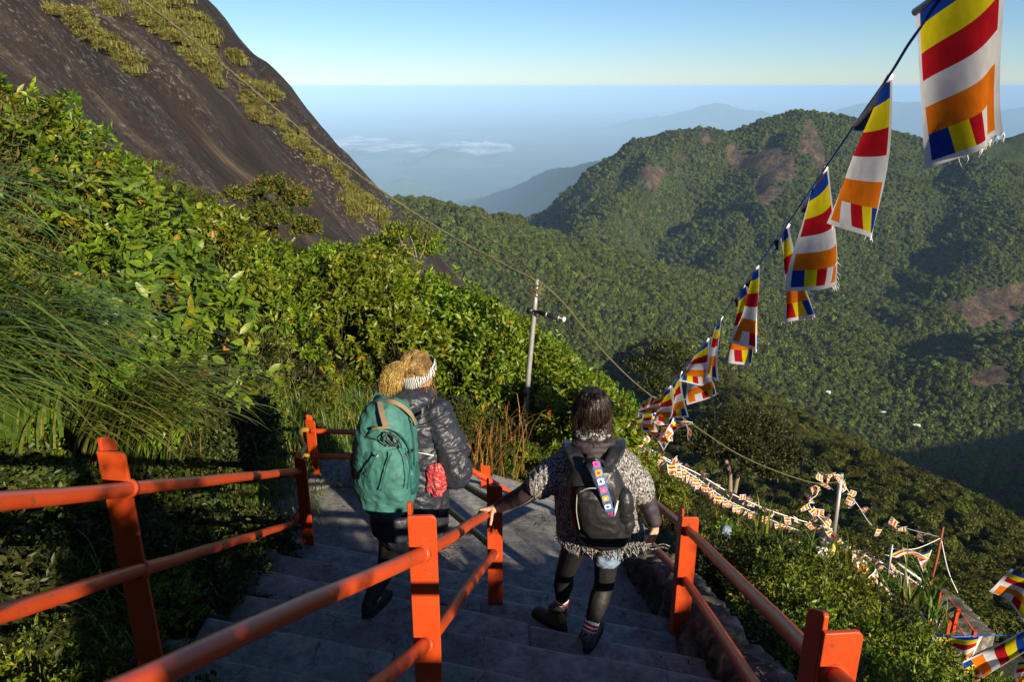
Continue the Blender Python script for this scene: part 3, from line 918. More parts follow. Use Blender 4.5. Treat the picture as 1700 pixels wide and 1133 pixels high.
# left railing
L_t, C_t = P(192, 752, 2.31), P(497, 762, 5.1)
L1, L2 = P(214, 812, 2.31), P(236, 947, 2.31)
C1, C2 = P(494, 783, 5.1), P(497, 866, 5.1)
K1 = L1 + (L1 - C1) * 0.75; K2 = L2 + (L2 - C2) * 0.75
lef = tag(empty('handrail', (L_t.x, L_t.y, -2.1)), 'orange red pipe handrail along the left bank of the steps', 'railing')
post_part(lef, L_t.x - 0.02, L_t.y, -2.5, L_t.z, -0.10)
post_part(lef, C_t.x, C_t.y, -3.62, C_t.z, -0.30)
rail_part(lef, [K1, L1, C1]); rail_part(lef, [K2, L2, C2 + Vector((-.06, -.05, 0)), C2 + Vector((0, 0.02, 0.06))])
post_part(lef, K1.x, K1.y - 0.02, -1.5, K1.z + 0.16)
for p, q in ((L1, L1 - K1), (L2, L2 - K2), (C1, C1 - L1)): collar(lef, p, q)

# railing round the landing and down the lower flight
far = tag(empty('handrail', (-1.7, 6.3, -3.6)), 'dark red pipe handrail behind the landing and down the lower flight', 'railing')
F_t = P(514, 699, 6.3)
post_part(far, F_t.x, F_t.y, -3.75, F_t.z, -0.35)
f1 = [P(516, 716, 6.3), P(590, 718, 6.4), P(680, 724, 6.55)]; f2 = [P(518, 757, 6.3), P(590, 759, 6.4), P(680, 766, 6.55)]
rail_part(far, f1, 0.025); rail_part(far, f2, 0.025)
post_part(far, f1[-1].x, f1[-1].y, -4.4, f1[-1].z + 0.12)
g1 = [f1[-1], P(806, 794, 6.9), P(908, 853, 7.3), P(985, 905, 7.6)]; g2 = [f2[-1], P(806, 834, 6.9), P(890, 880, 7.2), P(985, 945, 7.6)]
rail_part(far, g1, 0.027); rail_part(far, g2, 0.027)
for px, py, D in ((806, 774, 6.9), (908, 838, 7.3)):
    t_ = P(px, py, D); post_part(far, t_.x, t_.y, t_.z - 1.1, t_.z)
rail_part(far, [P(762, 770, 7.5), P(830, 812, 7.8), P(935, 868, 8.2)], 0.024); 
bend = spline([P(510, 714, 6.28), P(499, 716, 6.15), P(500, 733, 5.8), P(506, 743, 5.5), P(497, 757, 5.18)], 6)
tube('rail', bend, 0.022, M['worn'], far, 12)
tube('rail', spline([P(512, 757, 6.28), P(500, 758, 6.1), P(502, 785, 5.6), P(505, 822, 5.2)], 6), 0.018, M['worn'], far, 12)

# right railing
R1t, R2t = P(1147, 860, 3.79), P(1403, 1052, 1.49)
R1b = P(1136, 1046, 3.79)
r1a, r1b = P(1144, 882, 3.79), P(1140, 966, 3.79)
r2a = P(1383, 1122, 1.49); r2b = r2a + (r1b - r1a)
rgt = tag(empty('handrail', (R1t.x, R1t.y, R1b.z)), 'orange red pipe handrail along the outer right edge of the steps', 'railing')
post_part(rgt, R1t.x, R1t.y, R1b.z - 0.05, R1t.z, 0.02)
post_part(rgt, R2t.x, R2t.y, -2.3, R2t.z, 0.08)
q1, q2 = r2a + (r2a - r1a) * 0.8, r2b + (r2b - r1b) * 0.8
s1, s2 = P(1010, 777, 5.6), P(1010, 830, 5.6)
rail_part(rgt, [q1, r2a, r1a, s1], 0.0255); rail_part(rgt, [q2, r2b, r1b, s2], 0.0255)
post_part(rgt, q1.x, q1.y - 0.02, q1.z - 0.9, q1.z + 0.14)
post_part(rgt, s1.x, s1.y, -4.0, s1.z + 0.12)
for p, q in ((r1a, r1a - r2a), (r1b, r1b - r2b), (r2a, r2a - q1)): collar(rgt, p, q)

# ------------------------------------------------------------------ lamp pole, wires, plain poles
pb_, pt_ = P(865, 753, 9.6), P(892, 464, 9.6)
pole = tag(empty('lamp_pole', pb_), 'thin grey lamp pole with tube light in front of the thicket', 'lamp pole')
tube('pole', [pb_ - Vector((0, 0, .4)), pb_.lerp(pt_, .5), pb_.lerp(pt_, .86), pt_], [0.037, 0.036, 0.034, 0.022], M['galv'], pole, 14)
la, lb = P(884, 516, 9.55), P(934, 530, 9.35)
tube('lamp_arm', [P(881, 515, 9.6), P(905, 521, 9.5)], 0.02, M['black_plastic'], pole)
lamp = tube('tube_lamp', [la.lerp(lb, 0.25), lb], [0.034, 0.034], M['black_plastic'], pole, 12)
tube('lamp_cap', [lb, lb + (lb - la).normalized() * 0.035], [0.036, 0.030], M['white_plastic'], lamp, 12)
for t in (0.45, 0.85): tube('lamp_clip', [la.lerp(lb, t), la.lerp(lb, t + 0.05)], 0.037, M['galv'], lamp, 12)
tube('pipe_clamp', [P(871, 657, 9.6), P(872, 650, 9.6)], 0.046, M['black_plastic'], pole, 12)
tube('pipe_clamp', [P(880, 520, 9.6), P(881, 511, 9.6)], 0.05, M['black_plastic'], pole, 12)
loops = []
rl = random.Random(4)
for i in range(7):
    c = P(891 + rl.uniform(-3, 3), 478 + rl.uniform(-8, 10), 9.6)
    rr = rl.uniform(0.05, 0.10); pts = []
    th = rl.uniform(0, 6)
    for k in range(15):
        t = k / 14 * math.pi * 2.3 + th
        pts.append(c + Vector((math.cos(t) * rr, math.sin(t) * 0.05, math.sin(t + i) * rr * 0.8 - k * 0.004)))
    loops.append((pts, 0.006))
multi_tube('wire_coil', loops, M['cable'], pole, 5)

def twisted(path, r, amp, turns, k, nstr):
    pts = spline(path, 14); out = []
    fr = frames(pts); N_ = len(fr)
    for i, (p, a_, b_) in enumerate(fr):
        t = turns * 2 * math.pi * i / N_ + k * 2 * math.pi / nstr + 1.5 * math.sin(i * 0.13 + k)
        am = amp * (1 - 0.55 * sstep(0.45, 1.0, i / N_))
        out.append(p + a_ * (math.cos(t) * am) + b_ * (math.sin(t) * am))
    return out
cab = tag(empty('cable', P(640, 322, 11)), 'thick twisted cable strung from the upper left to the lamp pole', 'cable')
cpath = [P(200, -30, 13), P(300, 50, 12.6), P(400, 132, 12.1), P(520, 232, 11.6), P(640, 322, 11), P(760, 398, 10.4), P(889, 466, 9.6)]
for k in range(3): tube('strand', twisted(cpath, 0, 0.015, 30, k, 3), 0.0115, M['cable'], cab, 6)
c2 = spline([pt_, P(935, 503, 9.7), P(1000, 582, 10), P(1065, 645, 10.4), P(1145, 702, 11), P(1240, 762, 11.8), P(1345, 801, 12.8), P(1396, 800, 13.2)], 10)
tag(tube('cable', c2, 0.009, M['cable'], None, 6), 'thin sagging cable running from lamp pole down to the right', 'cable')
tag(tube('cable', spline([pt_, P(840, 415, 12), P(760, 372, 18), P(690, 352, 26)], 10), 0.007, M['cable'], None, 5), 'very thin wire leading from lamp pole towards the rock', 'cable')
p2b, p2t = P(1384, 893, 13.2), P(1397, 787, 13.2)
tag(tube('pole', [p2b - Vector((0, 0, .4)), p2t], [0.045, 0.042], M['galv'], None, 12), 'plain grey pipe pole with flags tied round it, right', 'pole')
tag(tube('stick', [P(1543, 975, 12.5), P(1556, 925, 12.5), P(1566, 876, 12.5)], [0.03, 0.028, 0.02], mat_plain('red_brown_stick', (0.26, 0.07, 0.03), 0.8), None, 8), 'thin red brown stick standing by the lower path', 'stick')
tag(tube('pole', [P(1471, 978, 12), P(1481, 905, 12)], 0.022, M['galv'], None, 10), 'short grey pipe standing below the striped streamer', 'pole')
tag(tube('plank', [P(1490, 936, 12.4), P(1540, 972, 12.2)], 0.025, M['white_plastic'], None, 6), 'pale plank lying slanted beside the lower path', 'plank')
for k, (q0, q1_) in enumerate((((1562, 894), (1590, 985)), ((1562, 894), (1480, 912)))):
    a0, a1 = P(q0[0], q0[1], 12.5), P(q1_[0], q1_[1], 12.2)
    tag(tube('string', spline([a0, a0.lerp(a1, .5) - Vector((0, 0, .12)), a1], 8), 0.008, M['cord_white'], None, 4), ['white string hanging slack from the red brown stick', 'pale string from the stick to the striped streamer'][k], 'string')

# ------------------------------------------------------------------ flags
def flag_mesh(name, tl, tr, br, bl, mirror, amp, seed, nu=16, nv=24):
    rnd = random.Random(seed)
    ph, f1_, f2_ = rnd.uniform(0, 6), rnd.uniform(4.0, 7.0), rnd.uniform(3, 6)
    tl, tr, br, bl = map(Vector, (tl, tr, br, bl))
    nrm = ((tr - tl).cross(bl - tl))
    if nrm.length < 1e-6: nrm = Vector((0, -1, 0))
    nrm.normalize()
    V = []; UV = []; F = []
    for j in range(nv + 1):
        b = j / nv
        for i in range(nu + 1):
            a_ = i / nu
            p = tl.lerp(tr, a_).lerp(bl.lerp(br, a_), b)
            # cloth bellies between the corners and ripples along its free end
            w = math.sin(f1_ * a_ + 2.2 * b + ph) * (0.25 + 0.75 * b) + 0.5 * math.sin(f2_ * b - 3 * a_ + ph * 2) * b
            p = p + nrm * (amp * w) + Vector((0, 0, -1)) * (amp * 0.7 * math.sin(math.pi * a_) * (1 - b) * 0.8)
            V.append(p); UV.append((1 - a_ if mirror else a_, .91 - .91 * b))
    for j in range(nv):
        for i in range(nu):
            o = j * (nu + 1) + i
            F.append((o, o + nu + 1, o + nu + 2, o + 1))
    me = bpy.data.meshes.new(name); me.from_pydata([tuple(v) for v in V], [], F); me.update()
    ul = me.uv_layers.new(name='UVMap')
    for lp in me.loops: ul.data[lp.index].uv = UV[lp.vertex_index]
    return me

ROPE = spline([P(1760, -260, 1.15), P(1668, -122, 1.60), P(1600, -40, 1.72), P(1519, 58, 1.86), P(1477, 124, 2.10), P(1419, 207, 2.48), P(1370, 279, 2.98), P(1306, 374, 3.72), P(1257, 442, 4.38), P(1225, 488, 4.95), P(1198, 527, 5.55),
               P(1172, 564, 6.1), P(1138, 608, 7.0), P(1105, 648, 8.1), P(1072, 682, 9.3), P(1040, 704, 10.4)], 8)
tag(tube('flag_rope', ROPE, 0.004, M['cord_blue'], None, 6), 'blue rope carrying the row of large flags down the slope', 'rope')
FL = [
 ((1519, 20), (1668, -120), (1687, 218), (1545, 279), (1.86, 1.62, 1.58, 1.80), 0, .026, 'largest five coloured flag with frayed hem, cut by the top edge'),
 ((1420, 206), (1478, 126), (1449, 400), (1381, 372), (2.47, 2.12, 2.12, 2.38), 1, .032, 'second largest flag on the blue rope, hanging against the big hill'),
 ((1333, 345), (1371, 278), (1391, 474), (1314, 485), (3.35, 3.0, 3.0, 3.25), 0, .036, 'third flag down the blue rope with loose threads at its right hem'),
 ((1286, 396), (1309, 373), (1338, 532), (1299, 533), (3.9, 3.72, 3.7, 3.9), 1, .042, 'fourth flag down the blue rope, narrow and half hidden behind the third'),
 ((1238, 470), (1258, 442), (1257, 587), (1222, 570), (4.6, 4.38, 4.3, 4.5), 1, .03, 'fifth flag down the blue rope, in front of a folded one'),
 ((1220, 496), (1238, 470), (1246, 610), (1213, 601), (5.0, 4.75, 4.9, 5.0), 1, .04, 'sixth flag down the blue rope, its orange end below the fifth'),
 ((1180, 556), (1199, 526), (1194, 634), (1163, 620), (5.9, 5.55, 5.5, 5.7), 1, .03, 'seventh flag down the blue rope with white bottom corner'),
 ((1152, 590), (1176, 563), (1172, 640), (1130, 634), (6.4, 6.1, 6.2, 6.3), 0, .03, 'eighth flag down the blue rope showing its blue yellow red end row'),
 ((1140, 608), (1160, 590), (1190, 656), (1148, 672), (6.9, 6.5, 6.6, 6.8), 1, .04, 'ninth flag down the blue rope, blown out to the right'),
 ((1114, 640), (1132, 618), (1134, 692), (1111, 697), (7.8, 7.2, 7.3, 7.6), 1, .04, 'tenth flag down the blue rope, hanging straight below the bend'),
 ((1085, 668), (1110, 645), (1095, 672), (1063, 692), (8.8, 8.1, 8.2, 8.6), 0, .05, 'eleventh flag down the blue rope, blown flat to the left'),
 ((1096, 662), (1113, 642), (1112, 706), (1090, 700), (8.5, 8.0, 8.1, 8.3), 1, .05, 'twelfth flag down the blue rope beside the flat blown one'),
 ((1078, 678), (1095, 662), (1076, 664), (1057, 684), (9.1, 8.5, 8.7, 9.0), 1, .05, 'small red and white flag streaming left near the rope end'),
 ((1068, 686), (1084, 672), (1090, 718), (1070, 716), (9.4, 8.9, 9.0, 9.2), 0, .05, 'flag hanging near the rope end, right of the bunched ones'),
 ((1055, 695), (1070, 684), (1080, 724), (1060, 727), (9.9, 9.4, 9.4, 9.6), 1, .05, 'bunched flag at the rope end beside the woman with dark hair'),
 ((1044, 702), (1060, 690), (1055, 704), (1034, 712), (10.3, 9.8, 9.8, 10.1), 0, .05, 'flag at the very end of the rope, streaming left'),
 ((1040, 704), (1050, 698), (1062, 730), (1040, 724), (10.4, 10.0, 10.0, 10.2), 1, .05, 'lowest bunched flag hanging at the rope end'),
]
for i, (tl, tr, br, bl, Ds, mir, amp, lab) in enumerate(FL):
    pts = [P(*q, d) for q, d in zip((tl, tr, br, bl), Ds)]
    fold = (0, .72, .45, .35, .6, .3, .6)[i] if i < 7 else 0
    tl0 = pts[0].copy(); pts[0] = pts[0].lerp(pts[1], fold)
    me = flag_mesh('flag', *pts, mir, amp, 40 + i)
    o = link_mesh('flag', me, M['flag'])
    tag(o, lab, 'flag', 'large flags on the blue rope')
    if fold:      # the hoist corner folded back along the rope
        dn = Vector((0, 0, -1)); a_, b_ = tl0, pts[0]
        qs = [a_, a_.lerp(b_, .33), a_.lerp(b_, .66), b_]
        dp = (.02, .05, .075, .09)
        V = qs + [q + dn * d + Vector((.008 * (k % 2), .01, 0)) for k, (q, d) in enumerate(zip(qs, dp))]
        mobj('folded_corner', V, [(k, k + 4, k + 5, k + 1) for k in range(3)], M['navy_cloth'], o)
        pts_s = tl0
    else: pts_s = pts[0]
    # sleeve round the rope
    a0, a1 = pts_s, pts[1]
    sl = [a0.lerp(a1, k / 6) + Vector((0, 0, -amp * .7 * math.sin(math.pi * k / 6) * .8)) for k in range(7)]
    tube('sleeve', sl, 0.009, M['cord_white'], o, 8)
    if i in (0, 1, 2, 3):
        rnd = random.Random(i); th = []
        nthr = (26, 8, 14, 6)[i]
        for k in range(nthr):
            if i == 0: t = rnd.random() if k < 12 else 0.9 + 0.1 * rnd.random()
            elif i == 2: t = 0.85 + 0.15 * rnd.random()
            else: t = rnd.random()
            s = me.vertices[24 * 17 + int(round(t * 16))].co + Vector((0, 0, 0.003))
            if i == 2 and k % 2: s = me.vertices[int(18 + 6 * rnd.random()) * 17 + 16].co.copy()
            L = rnd.uniform(0.008, 0.026) * (1.3 if i == 2 else 1.0)
            d = Vector((rnd.uniform(-.2, .9) if i == 2 else rnd.uniform(-.3, .3), rnd.uniform(-.2, .2), -rnd.uniform(.3, 1.0))).normalized()
            th.append(([s, s + d * L * .5 + Vector((rnd.uniform(-.004, .004), 0, 0)), s + d * L], [0.0009, 0.0009, 0.0004]))
        tag(multi_tube('frayed_threads', th, M['cord_white'], o, 3), kind='stuff')

# small flags: four ripple shapes shared by all
small = [flag_mesh('pennant', (-.09, 0, 0), (.09, 0, 0), (.09 + dx, .03 * k, -.24), (-.09 + dx, -.02, -.24), k % 2, .022, 90 + k, 8, 10) for k, dx in enumerate((0, .05, -.04, .02))]
for s_ in small: s_.materials.append(M['flag'])
def bunting(path, spacing, size, label, seed, cordmat='cord_white', r=0.006, swing=0.5, yaw0=0.3, messy=0.0):
    pts = spline([P(*q) for q in path], 10)
    root = tag(empty('bunting', pts[0]), label, 'bunting')
    tube('cord', pts, r, M[cordmat], root, 5)
    rnd = random.Random(seed)
    acc = 0.0
    for p, q in zip(pts[:-1], pts[1:]):
        L = (q - p).length
        while acc < L:
            c = p.lerp(q, acc / L)
            o = bpy.data.objects.new('pennant', rnd.choice(small)); COL.objects.link(o)
            o.parent = root
            o.location = c - root.location
            o.rotation_euler = (rnd.gauss(0.1, swing * .5 + messy), rnd.gauss(0.1, swing * .4 + messy), yaw0 + rnd.gauss(0, .5 + messy))
            s = size * rnd.uniform(.85, 1.15)
            o.scale = (s, s, s)
            acc += spacing * rnd.uniform(.8, 1.3)
        acc -= L
    return root
bunting([(1056, 728, 10.6), (1075, 748, 10.8), (1100, 762, 11), (1150, 790, 11.4), (1200, 826, 11.8), (1243, 848, 12.2), (1290, 868, 12.6), (1345, 888, 13), (1420, 915, 13.2), (1500, 962, 13)], 0.13, 0.72, 'lower string of small hanging flags crossing the slope beside the steps', 3)
bunting([(1066, 738, 11.2), (1110, 764, 11.6), (1160, 788, 12), (1210, 818, 12.4), (1270, 845, 12.8), (1330, 865, 13.1), (1386, 880, 13.2)], 0.16, 0.6, 'upper white tape with small ragged flags ending at the plain pole', 5, 'cord_white', 0.009, 1.2, 0.3, 0.5)
bunting([(1396, 790, 13.15), (1375, 789, 13.1), (1362, 806, 13.0), (1356, 822, 12.9), (1343, 834, 12.8), (1350, 850, 12.8), (1366, 866, 12.9), (1377, 884, 13), (1398, 908, 13)], 0.09, 0.8, 'bunched string of flags looping from plain pole top to its foot', 7, 'cord_white', .006, 1.2, .3, .6)
bunting([(1399, 800, 13.2), (1412, 822, 13.4), (1428, 845, 13.4), (1443, 868, 13.3), (1458, 878, 13.2), (1482, 872, 13), (1512, 880, 12.8), (1562, 893, 12.5)], 0.2, 0.7, 'string of twisted flags from plain pole to the red brown stick', 9, 'cord_white', .005, 1.2, .3, .5)
bunting([(1430, 920, 13), (1470, 938, 12.9), (1500, 955, 12.7), (1530, 975, 12.5)], 0.10, 0.8, 'ragged pale flag string lying along the top of the lower path', 11, 'cord_white', .012, 1.5, .3, .7)

bunting([(1392, 925, 9.6), (1420, 955, 9.0), (1448, 978, 8.4), (1475, 1000, 7.9), (1520, 1012, 7.4), (1560, 1040, 6.9)], 0.10, 1.0, 'bunched flags lying along the bush tops above the lower path', 13, 'cord_white', .005, 1.4, .3, .7)
bunting([(1150, 702, 9.5), (1120, 700, 9.6), (1085, 712, 9.8), (1060, 726, 10.3)], 0.09, 1.1, 'bunched small flags just under the row of large flags', 15, 'cord_white', .005, .8, .3, .4)
LOW = [
 ((1468, 921), (1500, 911), (1540, 922), (1500, 926), (12.2, 12.1, 12.2, 12.2), 0, .06, 'striped streamer flag stretched sideways beside the red brown stick'),
 ((1520, 918), (1548, 914), (1536, 950), (1530, 948), (12.2, 12.2, 12.1, 12.2), 1, .05, 'small twisted flag hanging under the right end of the streamer'),
 ((1680, 944), (1735, 960), (1722, 1050), (1644, 976), (3.3, 3.2, 3.3, 3.4), 1, .03, 'orange and white flag blowing in at the right edge'),
 ((1546, 1052), (1632, 1056), (1616, 1092), (1585, 1104), (5.2, 5.0, 5.0, 5.1), 1, .05, 'wavy blue yellow red flag spread over the bush tops'),
 ((1700, 1046), (1702, 1082), (1612, 1140), (1594, 1108), (4.7, 4.6, 4.7, 4.8), 0, .05, 'large crumpled flag lying over the bush, lower right corner'),
 ((1518, 1008), (1540, 1000), (1562, 1046), (1520, 1036), (7.0, 6.9, 6.8, 7.0), 1, .05, 'red white and yellow flag caught on the bush above the lower path'),
 ((1440, 972), (1462, 968), (1478, 990), (1450, 990), (8.2, 8.1, 8, 8.1), 0, .06, 'small flag half sunk in the bush, left of the tall blades'),
 ((1452, 985), (1470, 982), (1474, 1010), (1458, 1008), (7.8, 7.8, 7.7, 7.8), 1, .05, 'orange end of a flag sticking from the bush by the blades'),
 ((1378, 938), (1398, 930), (1436, 956), (1404, 950), (8.8, 8.7, 8.6, 8.7), 0, .05, 'blue red and white flag lying beside the white sack'),
 ((1385, 920), (1415, 914), (1425, 934), (1398, 932), (9.2, 9.1, 9, 9.1), 1, .05, 'dark folded flag lying just behind the white sack'),
 ((1690, 1100), (1720, 1090), (1715, 1135), (1682, 1140), (4.2, 4.1, 4.1, 4.2), 1, .04, 'corner of an orange flag at the lower right edge'),
 ((1424, 968), (1440, 962), (1448, 984), (1428, 984), (8.4, 8.3, 8.3, 8.4), 1, .05, 'small red white flag on the bush nearest the white sack'),
]
for i, (tl, tr, br, bl, Ds, mir, amp, lab) in enumerate(LOW):
    pts = [P(*q, d) for q, d in zip((tl, tr, br, bl), Ds)]
    tag(link_mesh('flag', flag_mesh('flag', *pts, mir, amp, 140 + i), M['flag']), lab, 'flag', 'loose flags on the lower bushes')
low = spline([P(1376, 936, 8.9), P(1420, 960, 8.5), P(1460, 984, 7.9), P(1520, 1006, 7.0), P(1548, 1052, 5.2), P(1632, 1056, 5.0), P(1700, 1048, 4.7), P(1735, 960, 3.2)], 8)
tag(tube('flag_rope', low, 0.005, M['cord_blue'], None, 5), 'slack cord linking the loose flags over the right hand bushes', 'rope')

# ------------------------------------------------------------------ people
def chain(pts, rad):
    return [cap_vf(a_, b_, ra, rb) for a_, b_, ra, rb in zip(pts[:-1], pts[1:], rad[:-1], rad[1:])]

def wrinkle(amp, sx=5.0, sz=9.0, seed=0.0, ridged=True):
    def f(c, nn):
        q = Vector((c.x * sx, c.y * sx, c.z * sz)) + Vector((seed, seed * 2, 0))
        w = mnoise.noise(q + Vector((mnoise.noise(q * .5) * 1.5, 0, mnoise.noise(q * .6 + Vector((9, 0, 0))) * 1.5)))
        w2 = mnoise.noise(q * 2.3 + Vector((3, 8, 1)))
        v = (1 - 2.2 * abs(w)) if ridged else w
        v2 = (1 - 2 * abs(w2)) if ridged else w2
        return amp * (v * 0.7 + v2 * 0.4)
    return f

def ribbon(name, path, width, thick, mats, parent, side=None, ups=None):
    """strap along a path; side = vector across the strap"""
    pts = spline(path, 8); V = []; F = []
    for i, p in enumerate(pts):
        d = (pts[min(i + 1, len(pts) - 1)] - pts[max(i - 1, 0)]).normalized()
        s = Vector(side); s = (s - d * s.dot(d)).normalized()
        nn = d.cross(s).normalized()
        w = width if not callable(width) else width(i / (len(pts) - 1))
        for a_, b_ in ((-1, -1), (-.8, 1), (.8, 1), (1, -1)):
            V.append(p + s * (a_ * w / 2) + nn * (b_ * thick / 2))
    for i in range(len(pts) - 1):
        for k in range(4):
            F.append((i * 4 + k, i * 4 + (k + 1) % 4, i * 4 + 4 + (k + 1) % 4, i * 4 + 4 + k))
    F.append((3, 2, 1, 0)); e = (len(pts) - 1) * 4; F.append((e, e + 1, e + 2, e + 3))
    return mobj(name, V, F, mats, parent, smooth=False)

def head_parts(c, yaw, pitch=0.0, s=1.0):
    """skull, jaw, nose, ears, lips, brow; the face looks along +y before the turn"""
    Rm = Matrix.Rotation(yaw, 3, 'Z') @ Matrix.Rotation(pitch, 3, 'X')
    def L(x, y, z): return Vector(c) + Rm @ (Vector((x, y, z)) * s)
    pr = [ell_vf(c, (0.074 * s, 0.092 * s, 0.098 * s), Rm), cap_vf(L(0, .035, -.035), L(0, .058, -.092), .062 * s, .032 * s)]
    pr += [cap_vf(L(0, .088, .012), L(0, .108, -.030), .010 * s, .014 * s), cap_vf(L(-.024, .078, -.062), L(.024, .078, -.062), .012 * s, .012 * s)]
    pr += [cap_vf(L(-.04, .08, .022), L(.04, .08, .022), .013 * s, .013 * s)]
    for sx in (-1, 1): pr.append(ell_vf(L(.074 * sx, -.005, -.02), (.010 * s, .022 * s, .032 * s), Rm))
    return pr, L, Rm

def strands(name, starts, mats, parent, n=3):
    return multi_tube(name, starts, mats, parent, n)

def shoe(root, heel, toe, zb, mat, name_mat2=None, w=0.045, h=0.07):
    """a walking shoe from heel to toe, sole at zb, as parts of the person"""
    heel = Vector((heel.x, heel.y, zb)); toe = Vector((toe.x, toe.y, zb)); d = (toe - heel).normalized()
    up = Vector((0, 0, 1))
    up_parts = [cap_vf(heel + d * .02 + up * .045, heel + d * .03 + up * .085, w * .82, w * .78), cap_vf(heel + d * .02 + up * .045, toe - d * .05 + up * .04, w * .8, w * .82),
                cap_vf(heel + d * .06 + up * .07, toe - d * .06 + up * .045, w * .66, w * .6), cap_vf(toe - d * .07 + up * .04, toe - d * .03 + up * .034, w * .82, w * .68)]
    sh = blob('shoe', up_parts, mat, root, 0.005, 4, wrinkle(0.0025, 30, 30))
    sl = []
    s = Vector((d.y, -d.x, 0))
    L = (toe - heel).length
    ol = []
    for k in range(24):
        t = 2 * math.pi * k / 24
        u = 0.5 - 0.5 * math.cos(t); ww = w * (0.80 + 0.22 * u) * abs(math.sin(t)) ** .55 * math.copysign(1, math.sin(t))
        ol.append(heel - d * .025 + d * (u * (L + .035)) + s * ww)
    V = [p + up * .0 for p in ol] + [p + up * .026 for p in ol]
    F = [tuple(range(24)), tuple(range(24, 48))[::-1]] + [(k, 24 + k, 24 + (k + 1) % 24, (k + 1) % 24) for k in range(24)]
    so = mobj('sole', V, F, M['sole'], sh, smooth=False)
    lace = []
    for k in range(5):
        c = heel.lerp(toe, .36 + .07 * k) + up * (.103 - .009 * k)
        lace.append(([c - s * .022, c + up * .006, c + s * .022], 0.003))
    multi_tube('lace', lace, M['grey_piping'] if name_mat2 is None else M[name_mat2], sh, 5)
    return sh

# ================= woman in the marled poncho (right lane)
D2 = 3.60
hd = P(984, 684, 3.60)
hp, HL, HR = head_parts(hd, R(-4), R(-14), 1.02)
nb = P(986, 742, 3.63)
shL, shR = P(938, 768, 3.62), P(1037, 765, 3.60)
elL, wrL_ = P(872, 822, 3.66), None
rail_at = MID_A1.lerp(MID_B1, (3.78 - MID_A1.y) / (MID_B1.y - MID_A1.y))
rd = (MID_B1 - MID_A1).normalized()
rs = Vector((rd.y, -rd.x, 0)).normalized()            # to the right of the rail
ru = rs.cross(rd).normalized()
wrL = rail_at + rs * .075 + ru * .062 - rd * 0.0
elR, wrR = P(1074, 832, 3.60), P(1086, 866, 3.52)
hipL, hipR = P(962, 884, 3.62), P(1010, 886, 3.62)
kneeL, ankL = P(937, 955, 3.84), P(932, 1004, 3.93)
kneeR, ankR = P(1003, 972, 3.66), P(978, 1048, 3.56)
hand = []
pc = rail_at + ru * .042 + rs * .015                   # palm over the rail
hand += [cap_vf(wrL, pc + rs * .02, .024, .026), cap_vf(pc - rd * .026, pc + rd * .026, .016, .016), cap_vf(pc + rs * .03 - rd * .018, pc - rs * .018 - rd * .022, .017, .014), cap_vf(pc + rs * .03 + rd * .018, pc - rs * .018 + rd * .022, .017, .014)]
for k, (off, ln) in enumerate(((-.032, .92), (-.011, 1.0), (.011, .96), (.031, .8))):
    a0 = pc - rs * .014 + rd * off
    a1 = a0 - rs * (.032 * ln) - ru * .004
    a2 = a1 - rs * (.012) - ru * (.030 * ln)
    a3 = a2 + rs * (.010) - ru * (.022 * ln)
    hand += chain([a0, a1, a2, a3], [.0098, .009, .0085, .0075])
t0 = pc + rs * .026 - rd * .022
t1 = t0 - rd * .030 - ru * .022; t2 = t1 - rd * .010 - ru * .034; t3 = t2 - ru * .026 - rs * .004
hand += chain([t0, t1, t2, t3], [.015, .011, .0098, .0085])
# right hand hanging, half curled
hc = wrR + Vector((.004, -.01, -.045))
hand += [cap_vf(wrR, hc, .022, .024), cap_vf(hc - Vector((0, .022, 0)), hc + Vector((0, .022, 0)), .018, .018)]
for k, off in enumerate((-.028, -.009, .010, .027)):
    a0 = hc + Vector((0, off, -.018)); a1 = a0 + Vector((-.008, 0, -.034)); a2 = a1 + Vector((-.022, 0, -.016)); a3 = a2 + Vector((-.018, 0, .008))
    hand += chain([a0, a1, a2, a3], [.0095, .009, .0085, .0075])
hand += chain([hc + Vector((-.012, -.024, .01)), hc + Vector((-.03, -.036, -.018)), hc + Vector((-.036, -.03, -.045))], [.013, .010, .008])
ch = P(988, 800, 3.63); pel = P(986, 885, 3.64)
body = hp + hand
body += chain([hd - Vector((0, 0, .05)), nb], [.052, .058])
body += chain([nb, ch, pel], [.07, .11, .12]) + [cap_vf(shL - Vector((0, 0, .025)), shR - Vector((0, 0, .025)), .04, .04)]
body += chain([shL, elL, wrL], [.04, .036, .024]) + chain([shR, elR, wrR], [.045, .036, .024])
body += chain([hipL, kneeL, ankL], [.078, .052, .034]) + chain([hipR, kneeR, ankR], [.078, .052, .034])
body += [cap_vf(ankL, ankL + Vector((-.07, .05, -.09)), .030, .018), cap_vf(ankR, ankR + Vector((.035, .07, -.09)), .030, .018)]
w2 = blob('person', body, M['skin'], None, 0.0055, 3)
tag(w2, 'person in grey marled knit poncho and black leggings, hand on the middle rail', 'person', 'hikers on the steps')

